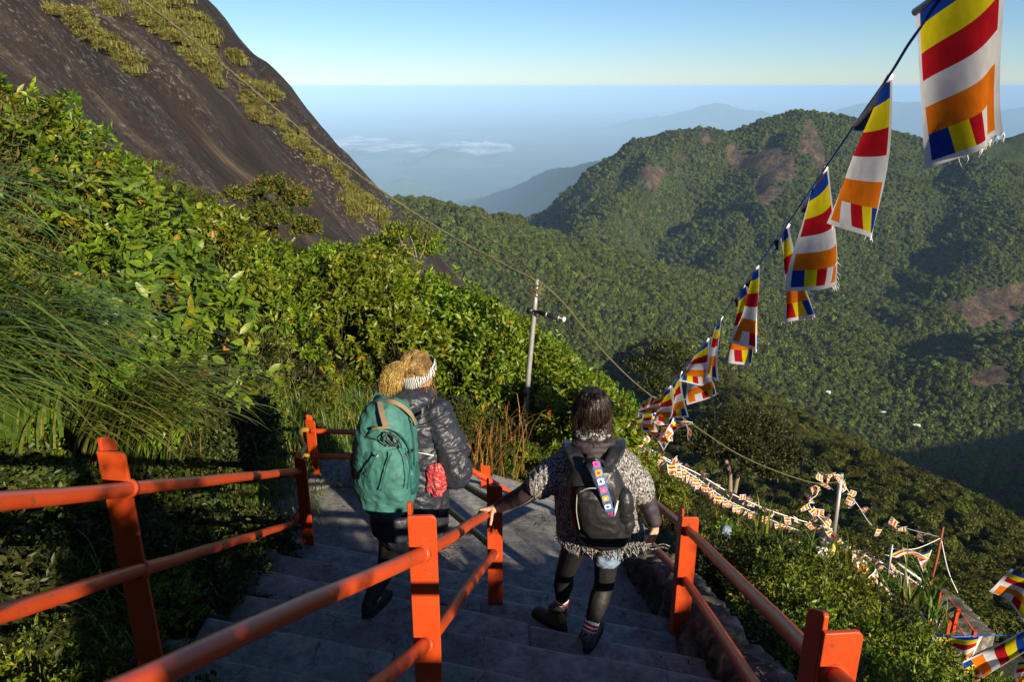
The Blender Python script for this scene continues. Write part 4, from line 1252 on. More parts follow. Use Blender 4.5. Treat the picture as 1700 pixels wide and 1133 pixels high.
# leggings, shorts
lg = chain([hipR, kneeR, kneeR.lerp(ankR, .35), kneeR.lerp(ankR, .85)], [.082, .058, .060, .040]) + chain([hipL, kneeL, kneeL.lerp(ankL, .35), kneeL.lerp(ankL, .8)], [.082, .058, .060, .041])
lg.append(ell_vf(pel, (.145, .138, .14)))
blob('leggings', lg, M['leggings'], w2, 0.008, 5, wrinkle(0.0022, 9, 30, 2))
kr = lambda a_, b_, t: a_.lerp(b_, t)
sh_parts = chain([hipR + Vector((0, 0, .06)), kr(hipR, kneeR, .40)], [.098, .084]) + chain([hipL + Vector((0, 0, .06)), kr(hipL, kneeL, .16)], [.098, .082])
sh_parts.append(cap_vf(hipL + Vector((0.02, 0, .07)), hipR + Vector((-.02, 0, .07)), .128, .128))
blob('shorts', sh_parts, M['denim'], w2, 0.007, 3, wrinkle(0.007, 14, 26, 5))
# socks and shoes
for hip_, kn, an, sgn in ((hipL, kneeL, ankL, 0), (hipR, kneeR, ankR, 1)):
    d = (an - kn).normalized()
    s0 = kn.lerp(an, .80)
    so = tube('sock', [s0 - d * .01, s0 + d * .05, an + d * .02, an + d * .05], [.043, .042, .041, .043], M['sock_white' if sgn == 0 else 'sock_white'], w2, 20)
    for q in (.008, .032): tube('sock_stripe', [s0 + d * q, s0 + d * (q + .012)], .0445, M['sock_red'], so, 20)
    tube('sock_ankle', [s0 + d * .052, an + d * .02, an + d * .055], [.0432, .043, .047], M['sock_grey'], so, 20)
blob('sock_foot', [cap_vf(ankL, ankL + Vector((-.05, .045, -.075)), .043, .036), cap_vf(ankR, ankR + Vector((.03, .06, -.075)), .043, .036)], M['sock_grey'], w2, .006, 2)
hl, tl_ = ankL + Vector((.015, -.03, 0)), ankL + Vector((-.165, .13, 0))
shoe(w2, hl, tl_, -3.248, M['shoe'])
oc = ankL + Vector((.012, -.055, -.055))
blob('heel_patch', [ell_vf(oc + Vector((-.012, -.012, .0)), (.022, .016, .040)), ell_vf(ankL + Vector((.03, .0, -.06)), (.02, .03, .03))], M['ochre'], w2, .004, 3)  # ochre spots at the back and right side of this shoe
shoe(w2, ankR + Vector((-.012, -.035, 0)), ankR + Vector((.085, .19, 0)), -3.078, M['shoe'])

# sleeves of a dark top under the poncho
sl1 = chain([shL.lerp(elL, .4), elL, wrL - (wrL - elL).normalized() * .005], [.066, .056, .036])
blob('sleeve', sl1, M['sleeve'], w2, 0.007, 4, wrinkle(0.004, 12, 12, 3))
sl2 = chain([shR.lerp(elR, .3), elR, wrR], [.062, .053, .038])
blob('sleeve', sl2, M['sleeve'], w2, 0.007, 4, wrinkle(0.004, 12, 12, 7))
seam = [shL.lerp(elL, .5) + Vector((0, -.058, -.02)), elL + Vector((.0, -.054, -.022)), wrL + Vector((.02, -.036, -.012))]
tube('seam', spline(seam, 6), .0022, M['grey_piping'], w2, 5)
# poncho
rows = [(733, 986, 34, .075), (748, 987, 56, .10), (765, 988, 74, .125), (800, 988, 70, .145), (830, 988, 66, .146), (855, 990, 68, .150), (874, 994, 71, .152), (886, 996, 72, .150)]
rings = []
for py, cx, hw, ry_ in rows:
    c = P(cx, py, 3.62); wx = (P(cx + hw, py, 3.62) - c).x
    rings.append((c, wx, ry_, 0.0))
# hem hangs lower at the right
pn = [loft_vf(rings, 36, 2.3), ell_vf(P(1022, 888, 3.62), (.14, .14, .055)), ell_vf(P(1044, 884, 3.62), (.085, .11, .06))]
pn += chain([P(950, 772, 3.62), P(918, 790, 3.62), P(899, 802, 3.63)], [.085, .098, .088]) + chain([P(1030, 772, 3.60), P(1056, 800, 3.6), P(1064, 816, 3.6)], [.08, .088, .076])
def knitdisp(c, nn):
    v = 0.010 * mnoise.noise(Vector((c.x * 9, c.y * 9, c.z * 2.2))) + 0.006 * mnoise.noise(c * 22)
    rib_ = 0.0022 * math.sin(c.x * 260 + 3 * mnoise.noise(c * 8))
    return v + rib_ + 0.004 * mnoise.noise(c * 60) + 0.012 * mnoise.noise(Vector((c.x * 14, c.y * 14, 3))) * float(sstep(-2.2, -2.42, c.z))
pon = blob('poncho', pn, M['knit'], w2, 0.0075, 4, knitdisp)
rnd = random.Random(12); fr_ = []
c0, wx0, ry0, _ = rings[-1]
for k in range(420):
    t = rnd.uniform(0, 2 * math.pi)
    p = c0 + Vector((math.copysign(abs(math.cos(t)) ** .87, math.cos(t)) * wx0 * rnd.uniform(.93, 1.0), math.copysign(abs(math.sin(t)) ** .87, math.sin(t)) * ry0 * rnd.uniform(.96, 1.03), rnd.uniform(-.005, .05)))
    L = rnd.uniform(.03, .085) * (1.25 if math.cos(t) > 0.1 else .7)
    o = Vector((rnd.gauss(0, .012) + .012, rnd.gauss(0, .012), 0))
    fr_.append(([p, p + o + Vector((0, 0, -L * .5)), p + o * 1.8 + Vector((rnd.gauss(0, .01), 0, -L))], [.0036, .003, .0018]))
for t in (-.35, -.15):
    p = c0 + Vector((wx0 * math.cos(t), ry0 * math.sin(t), -.02))
    fr_.append((spline([p, p + Vector((.05, 0, -.05)), p + Vector((.11, 0, -.035)), p + Vector((.15, 0, -.05))], 4), .004))
tag(multi_tube('fringe', fr_, M['knit'], pon, 4), kind='stuff')
# hood of the dark top and the bandana
hood = [ell_vf(P(985, 735, 3.545), (.118, .060, .030)), ell_vf(P(984, 727, 3.585), (.112, .085, .026)), ell_vf(P(986, 746, 3.52), (.085, .045, .030)), ell_vf(P(986, 757, 3.505), (.05, .035, .03))]
blob('hood', hood, M['sleeve'], w2, 0.006, 4, wrinkle(0.006, 14, 20, 4))
blob('bandana', [ell_vf(P(985, 719, 3.575), (.100, .085, .022)), ell_vf(P(982, 712, 3.575), (.090, .08, .024)), ell_vf(P(994, 724, 3.525), (.04, .035, .022)), ell_vf(P(970, 722, 3.545), (.05, .05, .018))], M['bandana'], w2, 0.006, 3, wrinkle(0.006, 14, 20, 8))
# hair: shoulder long, dark
hrows = [(644, 984, 6, .015), (648, 984, 17, .046), (656, 984, 24, .076), (669, 984, 29, .092), (680, 984, 31, .096), (690, 983, 30, .093), (699, 982, 26, .080), (705, 982, 19, .06)]
hr = []
for py, cx, hw, ry_ in hrows:
    c = P(cx, py, 3.585); hr.append((c, (P(cx + hw, py, 3.585) - c).x, ry_, 0))
def hairdisp(c, nn):
    return 0.006 * mnoise.noise(Vector((c.x * 55, c.y * 55, c.z * 5))) + 0.004 * mnoise.noise(Vector((c.x * 130, c.y * 130, c.z * 9)))
hair = blob('hair', [loft_vf(hr, 36, 2.0), cap_vf(P(963, 690, 3.58), P(955, 727, 3.56), .040, .018), cap_vf(P(973, 692, 3.55), P(967, 716, 3.53), .036, .016), cap_vf(P(1005, 686, 3.58), P(1010, 724, 3.55), .038, .016), cap_vf(P(994, 690, 3.55), P(1001, 711, 3.53), .036, .014)], M['hair_dark'], w2, 0.005, 3, hairdisp)
hs = []; rnd = random.Random(3)
for k in range(420):
    a_ = rnd.uniform(math.pi * .95, math.pi * 2.05); sidew = abs(math.cos(a_)) ** 3
    r0 = rnd.uniform(.85, 1.03)
    pts = []
    for py, cx, hw, ry_ in hrows[1:] + [(704 + 24 * abs(math.cos(a_)) ** 1.2 + rnd.uniform(-6, 6), 982, 28 + 3 * rnd.random(), .088)]:
        c = P(cx, py, 3.585); wx = (P(cx + hw, py, 3.585) - c).x
        pts.append(c + Vector((math.cos(a_) * wx * r0 * 1.02, math.sin(a_) * ry_ * r0 * 1.03, 0)) + Vector((rnd.gauss(0, .002), rnd.gauss(0, .002), 0)))
    hs.append((pts, .0008))
for k in range(90):     # flyaway ends round the outline
    a_ = rnd.uniform(math.pi * .9, math.pi * 2.1); py = rnd.uniform(668, 712); c = P(983, py, 3.585)
    s = c + Vector((math.cos(a_) * .095, math.sin(a_) * .09, 0)); o_ = Vector((math.cos(a_), math.sin(a_) * .6, 0))
    hs.append((spline([s, s + o_ * .012 + Vector((0, 0, -.03)), s + o_ * rnd.uniform(.005, .035) + Vector((rnd.gauss(0, .008), 0, -rnd.uniform(.05, .10)))], 4), .0011))
tag(multi_tube('hair_strands', hs, M['hair_dark'], hair, 3), kind='stuff')

# black day pack
bp_c = P(998, 900, 3.44)
pack = tag(empty('backpack', bp_c), 'black day pack with a flower patterned blue strap, worn over the poncho', 'backpack')
brow = [(768, 984, 24, .045), (776, 986, 36, .075), (795, 988, 44, .095), (825, 993, 50, .105), (855, 998, 51, .115), (880, 1001, 47, .115), (894, 1003, 38, .10), (901, 1004, 26, .075)]
rg = []
for py, cx, hw, ry_ in brow:
    c = P(cx, py, 3.44); rg.append((c, (P(cx + hw, py, 3.44) - c).x, ry_, 0))
blob('pack_body', [loft_vf(rg, 36, 2.6)], M['black_nylon'], pack, 0.006, 4, wrinkle(0.006, 9, 9, 1))
prow = [(812, 985, 26, .03), (820, 987, 31, .05), (850, 994, 34, .06), (878, 999, 32, .055), (890, 1001, 24, .04)]
rg2 = []
for py, cx, hw, ry_ in prow:
    c = P(cx, py, 3.345); rg2.append((c, (P(cx + hw, py, 3.345) - c).x, ry_, 0))
pk = blob('front_pocket', [loft_vf(rg2, 32, 2.6)], M['black_nylon'], pack, 0.005, 4, wrinkle(0.004, 12, 12, 6))
tube('zip_piping', spline([P(962, 818, 3.31), P(975, 812, 3.29), P(992, 812, 3.285), P(1008, 820, 3.30)], 6), .0035, M['grey_piping'], pk, 6)
tube('zip_piping', spline([P(958, 822, 3.325), P(957, 850, 3.31), P(962, 880, 3.32)], 6), .0028, M['grey_piping'], pk, 6)
blob('side_pouch', [ell_vf(P(1036, 842, 3.38), (.05, .06, .11)), ell_vf(P(1040, 868, 3.39), (.045, .05, .07))], M['black_nylon'], pack, .006, 4, wrinkle(.006, 11, 11, 3))
tube('pale_tab', [P(1026, 832, 3.29), P(1022, 846, 3.285), P(1020, 858, 3.29)], [.003, .008, .002], M['cream'], pack, 8)
tube('grab_loop', spline([P(968, 774, 3.40), P(976, 766, 3.36), P(988, 763, 3.34), P(1000, 767, 3.36), P(1006, 775, 3.40)], 6), .009, M['black_nylon'], pack, 8)
def padstrap(pts):
    path = spline(pts, 8); parts = []
    for a_, b_ in zip(path[:-1], path[1:]): parts.append(hull_vf([q + Vector((sx * .036, sy * .012, sz * .006)) for q in (a_, b_) for sx in (-1, 1) for sy in (-1, 1) for sz in (-1, 1)]))
    return blob('shoulder_strap', parts, M['black_nylon'], pack, .006, 4, wrinkle(.004, 14, 14, 2))
padstrap([P(948, 735, 3.66), P(947, 737, 3.60), P(949, 745, 3.515), P(957, 762, 3.46), P(968, 786, 3.40)])
padstrap([P(1026, 733, 3.66), P(1027, 735, 3.59), P(1025, 744, 3.51), P(1019, 760, 3.455), P(1008, 784, 3.40)])
def strap_pt(t):
    px = 988 + 34 * t; py = 767 + 120 * t
    return P(px, py, 3.335 - .065 * math.sin(math.pi * min(1, t * 1.15)) ** .7 + .0 * t)
st = [strap_pt(t / 10) for t in range(11)]
strap = ribbon('flower_strap', st, .048, .004, M['strap_blue'], pack, (1, 0, -.05))
cols = [('pink', 'magenta'), ('amber', 'magenta'), ('cream', 'navy'), ('pink', 'amber'), ('amber', 'cream'), ('cream', 'navy'), ('magenta', 'navy'), ('amber', 'navy'), ('cream', 'navy')]
for k, (ca, cb) in enumerate(cols):
    t = .045 + k * .114
    c = strap_pt(t); d = (strap_pt(min(1, t + .03)) - strap_pt(max(0, t - .03))).normalized()
    s = Vector((1, 0, -.05)); s = (s - d * s.dot(d)).normalized(); nn = d.cross(s).normalized()
    if nn.y > 0: nn = -nn
    V = []; 
    for lay in (0.0045, 0.0065):
        for q in range(24):
            th = 2 * math.pi * q / 24
            rr = .0125 + .0075 * abs(math.cos(2 * th)) ** .8
            rr = .0195 * (0.72 + 0.28 * abs(math.sin(2 * th)) ** .7)
            V.append(c + s * (math.cos(th) * rr) + d * (math.sin(th) * rr) + nn * lay)
    F = [tuple(range(24, 48))] + [(q, (q + 1) % 24, 24 + (q + 1) % 24, 24 + q) for q in range(24)]
    fo = mobj('flower', V, F, M[ca], strap, smooth=False)
    V = [c + s * (math.cos(2 * math.pi * q / 12) * .007) + d * (math.sin(2 * math.pi * q / 12) * .007) + nn * z_ for z_ in (.0066, .0085) for q in range(12)]
    mobj('flower', V, [tuple(range(12, 24))] + [(q, (q + 1) % 12, 12 + (q + 1) % 12, 12 + q) for q in range(12)], M[cb], strap, smooth=False)

# ================= woman with blond ponytail and teal pack (left lane)
hd = P(693, 616, 3.74)
YAW1 = R(-46)
hp, HL, HR = head_parts(hd, YAW1, R(-12), 1.0)
nb = P(684, 660, 3.76)
shR, shL = P(734, 690, 3.72), P(622, 690, 3.86)
elR, wrR = P(757, 785, 3.70), P(726, 792, 3.98)
elL, wrL = P(604, 780, 3.98), P(640, 810, 4.1)
hipA, hipB = P(655, 870, 3.78), P(700, 872, 3.80)
kneeA, ankA = P(643, 938, 3.80), P(614, 998, 3.64)
kneeB, ankB = P(702, 955, 4.02), P(716, 1020, 4.02)
ch, pel = P(682, 760, 3.78), P(680, 860, 3.79)
body = hp + chain([hd - Vector((0, 0, .05)), nb], [.050, .056]) + chain([nb, ch, pel], [.08, .12, .125]) + [cap_vf(shL, shR, .05, .05)]
body += chain([shR, elR, wrR], [.044, .036, .024]) + chain([shL, elL, wrL], [.044, .036, .024])
body += chain([hipA, kneeA, ankA], [.078, .052, .034]) + chain([hipB, kneeB, ankB], [.078, .052, .034])
for w_, dirx in ((wrR, Vector((-.4, .7, -.1)).normalized()), (wrL, Vector((.5, .6, -.1)).normalized())):
    sd = Vector((dirx.y, -dirx.x, 0)).normalized(); upv = Vector((0, 0, 1)); pc = w_ + dirx * .05
    body += [cap_vf(w_, pc, .022, .024), cap_vf(pc - upv * .022, pc + upv * .022, .017, .017)]
    for off, ln in ((-.028, .8), (-.009, .95), (.010, 1.0), (.028, .9)):
        a0 = pc + dirx * .014 + upv * off; a1 = a0 + dirx * .034 * ln; a2 = a1 + dirx * .012 - sd * .024 * ln; a3 = a2 - dirx * .012 - sd * .016
        body += chain([a0, a1, a2, a3], [.0096, .009, .0085, .0075])
    body += chain([pc + upv * .024, pc + upv * .036 + dirx * .022, pc + upv * .03 + dirx * .045 - sd * .015], [.013, .0105, .0085])
body += [cap_vf(ankA, ankA + Vector((.05, .11, -.06)), .032, .026), cap_vf(ankB, ankB + Vector((.05, .11, -.06)), .032, .026)]
w1 = blob('person', body, M['skin'], None, 0.0055, 3)
tag(w1, 'person with blond ponytail and patterned headband in dark rain jacket', 'person', 'hikers on the steps')
lg = chain([hipA, kneeA, kneeA.lerp(ankA, .35), ankA], [.086, .056, .058, .038]) + chain([hipB, kneeB, kneeB.lerp(ankB, .35), ankB], [.086, .056, .058, .038])
blob('leggings', lg, M['leggings'], w1, 0.008, 5, wrinkle(0.0025, 9, 30, 6))
shoe(w1, ankA + Vector((-.02, -.04, 0)), ankA + Vector((.08, .18, 0)), ankA.z - .095, M['shoe_dark'])
shoe(w1, ankB + Vector((-.02, -.04, 0)), ankB + Vector((.08, .18, 0)), ankB.z - .095, M['shoe_dark'])
# jacket
jr = [(652, 676, 30, .085), (668, 677, 44, .105), (690, 681, 56, .135), (740, 684, 58, .155), (800, 686, 57, .16), (850, 686, 58, .165), (882, 684, 58, .165), (892, 683, 55, .155)]
rg = []
for py, cx, hw, ry_ in jr:
    c = P(cx, py, 3.78); rg.append((c, (P(cx + hw, py, 3.78) - c).x, ry_, R(-30)))
jk = [loft_vf(rg, 36, 2.2)]
jk += chain([shR + Vector((-.03, 0, 0)), shR.lerp(elR, .5), elR, elR.lerp(wrR, .75)], [.088, .090, .082, .058]) + chain([shL + Vector((.03, 0, 0)), shL.lerp(elL, .5), elL, elL.lerp(wrL, .75)], [.085, .085, .072, .055])
def jacketdisp(c, nn):
    q = Vector((c.x * 8, c.y * 8, c.z * 11)); q = q + Vector((mnoise.noise(q) * .9, 0, mnoise.noise(q + Vector((7, 1, 2))) * .9))
    a_ = 1 - 2.4 * abs(mnoise.noise(q)); b_ = 1 - 2.2 * abs(mnoise.noise(q * 2.4 + Vector((4, 4, 4))))
    return .011 * a_ + .006 * b_ + .003 * mnoise.noise(q * 5)
jacket = blob('jacket', jk, M['jacket'], w1, 0.0065, 3, jacketdisp)
blob('hood', [ell_vf(P(676, 662, 3.66), (.13, .085, .045)), ell_vf(P(664, 672, 3.62), (.11, .07, .045)), ell_vf(P(690, 655, 3.70), (.10, .08, .035)), ell_vf(P(668, 684, 3.62), (.10, .05, .04))], M['jacket'], jacket, .006, 3, wrinkle(.014, 11, 15, 2))
tube('reflective_piping', spline([P(694, 752, 3.60), P(706, 754, 3.585), P(720, 757, 3.60)], 5), .003, M['cord_white'], jacket, 5)
blob('jacket_hem', [loft_vf([(P(650, 848, 3.66), .125, .11, R(-30)), (P(652, 866, 3.66), .13, .115, R(-30)), (P(654, 884, 3.66), .125, .11, R(-30))], 28)], M['jacket'], jacket, .008, 3, wrinkle(.007, 8, 10, 9))
# headband round the skull
V = []; F = []; nb_ = 48
for k in range(nb_):
    t = 2 * math.pi * k / nb_
    for w_, ro in ((-.5, .004), (-.3, .009), (.3, .009), (.5, .004)):
        # plane tilted: low at the nape, high over the brow
        x = math.sin(t) * .086; y = math.cos(t) * .104
        z = .062 * math.cos(t) - .010 + w_ * .072 * (0.85 + .3 * (1 - math.cos(t)) / 2)
        sq = math.sqrt(max(.05, 1 - (z / .108) ** 2)) ; 
        V.append(HL(math.sin(t) * (.082 * (.35 + .65 * sq) + ro), math.cos(t) * (.098 * (.35 + .65 * sq) + ro), z))
for k in range(nb_):
    for q in range(3):
        F.append((k * 4 + q, k * 4 + q + 1, ((k + 1) % nb_) * 4 + q + 1, ((k + 1) % nb_) * 4 + q))
hb = mobj('headband', V, F, M['band'], w1)
so_ = hb.modifiers.new('thick', 'SOLIDIFY'); so_.thickness = .004
# hair: crown swept back into a ponytail
hcap = blob('hair', [ell_vf(HL(0, -.012, .012), (.084, .094, .097), HR), ell_vf(HL(-.01, -.05, .02), (.072, .06, .075), HR)], M['hair_root'], w1, .005, 4, hairdisp)
knot = HL(-.006, -.082, .022)
pt = spline([knot, knot + Vector((-.028, -.02, .004)), knot + Vector((-.060, -.03, -.030)), knot + Vector((-.080, -.03, -.090)), knot + Vector((-.080, -.02, -.165))], 6)
pr_ = []
for i in range(len(pt) - 1):
    t = i / (len(pt) - 1)
    ra = .012 + .022 * math.sin(math.pi * min(1, t * .72)); t2 = (i + 1) / (len(pt) - 1); rb = .012 + .022 * math.sin(math.pi * min(1, t2 * .72))
    pr_.append(cap_vf(pt[i], pt[i + 1], ra, rb))
def tail_disp(c, nn): return .007 * mnoise.noise(Vector((c.x * 60, c.y * 60, c.z * 7))) + .005 * mnoise.noise(Vector((c.x * 140, c.y * 140, c.z * 12)))
pony = blob('ponytail', pr_, M['hair_blond'], w1, .005, 2, tail_disp)
rnd = random.Random(9); hs = []
for k in range(1100):
    o = Vector((rnd.gauss(0, 1), rnd.gauss(0, 1), rnd.gauss(0, 1))).normalized()
    spread = rnd.uniform(.45, 1.25); wv, wp = rnd.uniform(.002, .007), rnd.uniform(0, 6)
    pts = []
    nuse = len(pt) if rnd.random() < .7 else len(pt) - rnd.randint(2, 9)
    for i, p in enumerate(pt[:nuse]):
        t = i / (len(pt) - 1); ra = .012 + .040 * math.sin(math.pi * min(1, t * .62))
        pts.append(p + o * ra * spread + Vector((math.sin(t * 7 + wp), math.cos(t * 6 + wp * 2), 0)) * wv * t)
    e = pts[-1]; pts.append(e + Vector((rnd.gauss(0, .022), rnd.gauss(0, .014), -rnd.uniform(.01, .075))))
    hs.append((pts, [.0008] * (len(pts) - 1) + [.0004]))
tag(multi_tube('hair_strands', hs, M['hair_blond'], pony, 3), kind='stuff')
hs = []
for k in range(420):   # crown strands drawn back to the knot
    a_ = rnd.uniform(-2.4, 2.4); z0 = rnd.uniform(-.02, .085)
    s = HL(math.sin(a_) * .088 * math.sqrt(max(0.02, 1 - (z0 / .11) ** 2)), math.cos(a_) * .035 + .01, z0 + .012)
    mid_ = s.lerp(knot, .5); out_ = (mid_ - HL(0, -.015, .01)).normalized()
    mid_ = HL(0, -.015, .01) + out_ * rnd.uniform(.098, .106)
    hs.append((spline([s, mid_, knot + Vector((rnd.gauss(0, .01), rnd.gauss(0, .01), rnd.gauss(0, .01)))], 5), .0009))
for k in range(26):     # loose wisps
    s = HL(rnd.choice((-.07, .075)), rnd.uniform(0, .06), rnd.uniform(-.06, .0))
    hs.append((spline([s, s + Vector((rnd.uniform(-.02, .03), rnd.uniform(-.02, .02), -.05)), s + Vector((rnd.uniform(-.02, .04), rnd.uniform(-.02, .02), -rnd.uniform(.08, .16)))], 4), .0011))
tag(multi_tube('hair_strands', hs, M['hair_root'], hcap, 3), kind='stuff')
# scarf carried under the arm
sc_ = blob('scarf', [hull_vf([P(712, 772, 3.63), P(728, 770, 3.62), P(736, 784, 3.62), P(740, 808, 3.63), P(732, 824, 3.62), P(722, 826, 3.61), P(711, 806, 3.62), P(722, 795, 3.585), P(728, 810, 3.585), P(722, 780, 3.60), P(724, 800, 3.69)]), cap_vf(P(716, 780, 3.61), P(712, 812, 3.61), .018, .012)], M['redscarf'], None, .004, 2, wrinkle(.012, 26, 9, 3))
tag(sc_, 'crumpled red printed scarf held under the arm of the blond person', 'scarf')
sc_ = blob('scarf', [ell_vf(P(744, 705, 3.76), (.035, .05, .05)), ell_vf(P(750, 714, 3.74), (.028, .04, .045))], M['redscarf'], None, .005, 2, wrinkle(.01, 20, 14, 8))
tag(sc_, 'small bunch of printed scarf showing at the jacket front', 'scarf')
# teal pack
tc = P(645, 850, 3.52)
tp = tag(empty('backpack', tc), 'teal hiking backpack with tan straps on the blond person', 'backpack')
tr_ = [(664, 641, 15, .05), (670, 641, 26, .085), (685, 641, 37, .12), (715, 641, 44, .145), (760, 641, 47, .155), (800, 642, 46, .155), (828, 645, 40, .14), (842, 648, 30, .11), (849, 650, 18, .07)]
rg = []
for py, cx, hw, ry_ in tr_:
    c = P(cx, py, 3.50); rg.append((c, (P(cx + hw, py, 3.50) - c).x, ry_, R(-20)))
def packdisp(c, nn): return .0065 * (1 - 2.4 * abs(mnoise.noise(Vector((c.x * 9, c.y * 9, c.z * 5)) + Vector((0, 0, mnoise.noise(c * 7)))))) + .005 * (1 - 2 * abs(mnoise.noise(c * 19))) + .002 * mnoise.noise(c * 45)
tb = blob('pack_body', [loft_vf(rg, 40, 2.6)], M['teal'], tp, .006, 4, packdisp)
rg = []
for py, cx, hw, ry_ in [(742, 636, 26, .03), (750, 637, 34, .05), (785, 639, 38, .06), (815, 643, 34, .055), (832, 646, 24, .04)]:
    c = P(cx, py, 3.385); rg.append((c, (P(cx + hw, py, 3.385) - c).x, ry_, R(-14)))
fp = blob('front_pocket', [loft_vf(rg, 32, 2.6)], M['teal'], tp, .005, 4, packdisp)
for a_ in ([(627, 752), (616, 775), (611, 800)], [(650, 752), (640, 780), (632, 815)], [(672, 745), (680, 775), (676, 812)]):
    tube('seam', spline([P(q[0], q[1], 3.296) for q in a_], 5), .0035, M['teal_dark'], fp, 5)
blob('side_pocket', [ell_vf(P(603, 800, 3.50), (.03, .07, .11)), ell_vf(P(685, 790, 3.50), (.03, .08, .11))], M['teal_dark'], tp, .006, 3, packdisp)
ribbon('tan_strap', [P(630, 668, 3.438), P(633, 684, 3.378), P(638, 702, 3.333), P(640, 712, 3.328)], .028, .004, M['tan'], tp, (1, 0, 0))
ribbon('tan_strap', [P(628, 668, 3.50), P(648, 667, 3.448), P(668, 675, 3.438), P(684, 690, 3.448), P(690, 704, 3.468)], .024, .004, M['tan'], tp, (0, .6, .8))
ribbon('tan_strap', [P(690, 700, 3.50), P(700, 692, 3.50), P(712, 684, 3.54)], .018, .004, M['black_nylon'], tp, (0, .5, .8))
ribbon('buckle_tail', [P(640, 711, 3.318), P(628, 711, 3.323), P(618, 713, 3.338)], .012, .004, M['tan'], tp, (0, .3, 1))
ribbon('buckle_tail', [P(640, 711, 3.318), P(648, 709, 3.323)], .012, .004, M['tan'], tp, (0, .3, 1))
ribbon('shoulder_strap', [P(630, 650, 3.66), P(627, 660, 3.60), P(626, 672, 3.54), P(628, 684, 3.50)], .045, .014, M['teal'], tp, (1, .2, 0))
ribbon('shoulder_strap', [P(676, 684, 3.50), P(684, 694, 3.458), P(692, 704, 3.50)], .03, .012, M['teal'], tp, (0, .6, .8))
cl = []
rnd = random.Random(5)
for k in range(6):
    p = P(640 + rnd.uniform(0, 8), 718, 3.315)
    cl.append((spline([p, p + Vector((rnd.uniform(-.03, .06), -.01, -.035)), p + Vector((rnd.uniform(-.01, .06), -.008, -.075))], 5), .0035))
multi_tube('zip_pull', cl, M['black_nylon'], tp, 5)
tube('zip_line', spline([P(602, 735, 3.400), P(618, 716, 3.345), P(640, 712, 3.325), P(664, 722, 3.350), P(680, 748, 3.400), P(684, 780, 3.420)], 6), .004, M['teal_dark'], tp, 5)
tube('zip_line', spline([P(606, 726, 3.380), P(626, 730, 3.325), P(650, 735, 3.320), P(668, 745, 3.340)], 6), .004, M['teal_dark'], tp, 5)


ribbon('compression_strap', [P(596, 745, 3.50), P(606, 752, 3.390), P(614, 757, 3.365)], .014, .004, M['black_nylon'], tp, (0, .3, 1))
ribbon('compression_strap', [P(668, 760, 3.365), P(680, 752, 3.400), P(690, 746, 3.50)], .014, .004, M['black_nylon'], tp, (0, .3, 1))
emb = P(625, 757, 3.305)
mobj('emblem', [emb + Vector((dx, 0, dz)) for dx, dz in ((-.012, 0), (-.004, -.008), (.004, -.008), (.012, 0), (.004, .004), (0, .012), (-.004, .004))], [(0, 1, 2, 3, 4, 5, 6)], M['grey_piping'], tp, smooth=False)
for a_ in ([(598, 720), (597, 760), (602, 810), (616, 838)], [(683, 700), (688, 745), (686, 800), (672, 836)]):
    tube('seam', spline([P(q[0], q[1], 3.455 if q[1] < 830 else 3.46) for q in a_], 6), .0035, M['teal_dark'], tp, 5)
tube('seam', spline([P(612, 838, 3.380), P(640, 846, 3.355), P(668, 836, 3.380)], 6), .004, M['teal_dark'], tp, 5)
# ------------------------------------------------------------------ vegetation
def unit(a_): return a_ / np.maximum(1e-9, np.linalg.norm(a_, axis=-1, keepdims=True))

def leaf_arrays(C, D, Nn, L, W, broad, rng):
    """C base, D axis, Nn rough normal -> vertices, triangles, vertices per leaf"""
    D = unit(D); S = unit(np.cross(D, Nn)); Nn = np.cross(S, D)
    L = L[:, None]; W = W[:, None]
    if not broad:
        f = 0.18 * W
        V = np.stack([C, C + D * L * .45 + S * W * .5 + Nn * f, C + D * L - Nn * L * .10, C + D * L * .45 - S * W * .5 + Nn * f], 1)
        T = np.array([[0, 1, 2], [0, 2, 3]])
    else:
        k1, k2 = .28, .66
        dr = lambda t: -Nn * L * (.16 * t * t)
        m1 = C + D * L * k1 + dr(k1); m2 = C + D * L * k2 + dr(k2)
        V = np.stack([C, m1 + S * W * .44 + Nn * W * .12, m1, m1 - S * W * .44 + Nn * W * .12, m2 + S * W * .42 + Nn * W * .10, m2, m2 - S * W * .42 + Nn * W * .10, C + D * L + dr(1.0)], 1)
        T = np.array([[0, 1, 2], [0, 2, 3], [1, 4, 2], [4, 5, 2], [2, 5, 3], [5, 6, 3], [4, 7, 5], [5, 7, 6]])
    n, k, _ = V.shape
    F = (T[None] + (np.arange(n) * k)[:, None, None]).reshape(-1, 3)
    return V.reshape(-1, 3), F, k

def foliage_mesh(name, V, F, tint, mat):
    me = mesh_np(name, V, F, 3)
    at = me.attributes.new('tint', 'FLOAT', 'POINT'); at.data.foreach_set('value', tint.astype(np.float32))
    me.materials.append(mat)
    return me

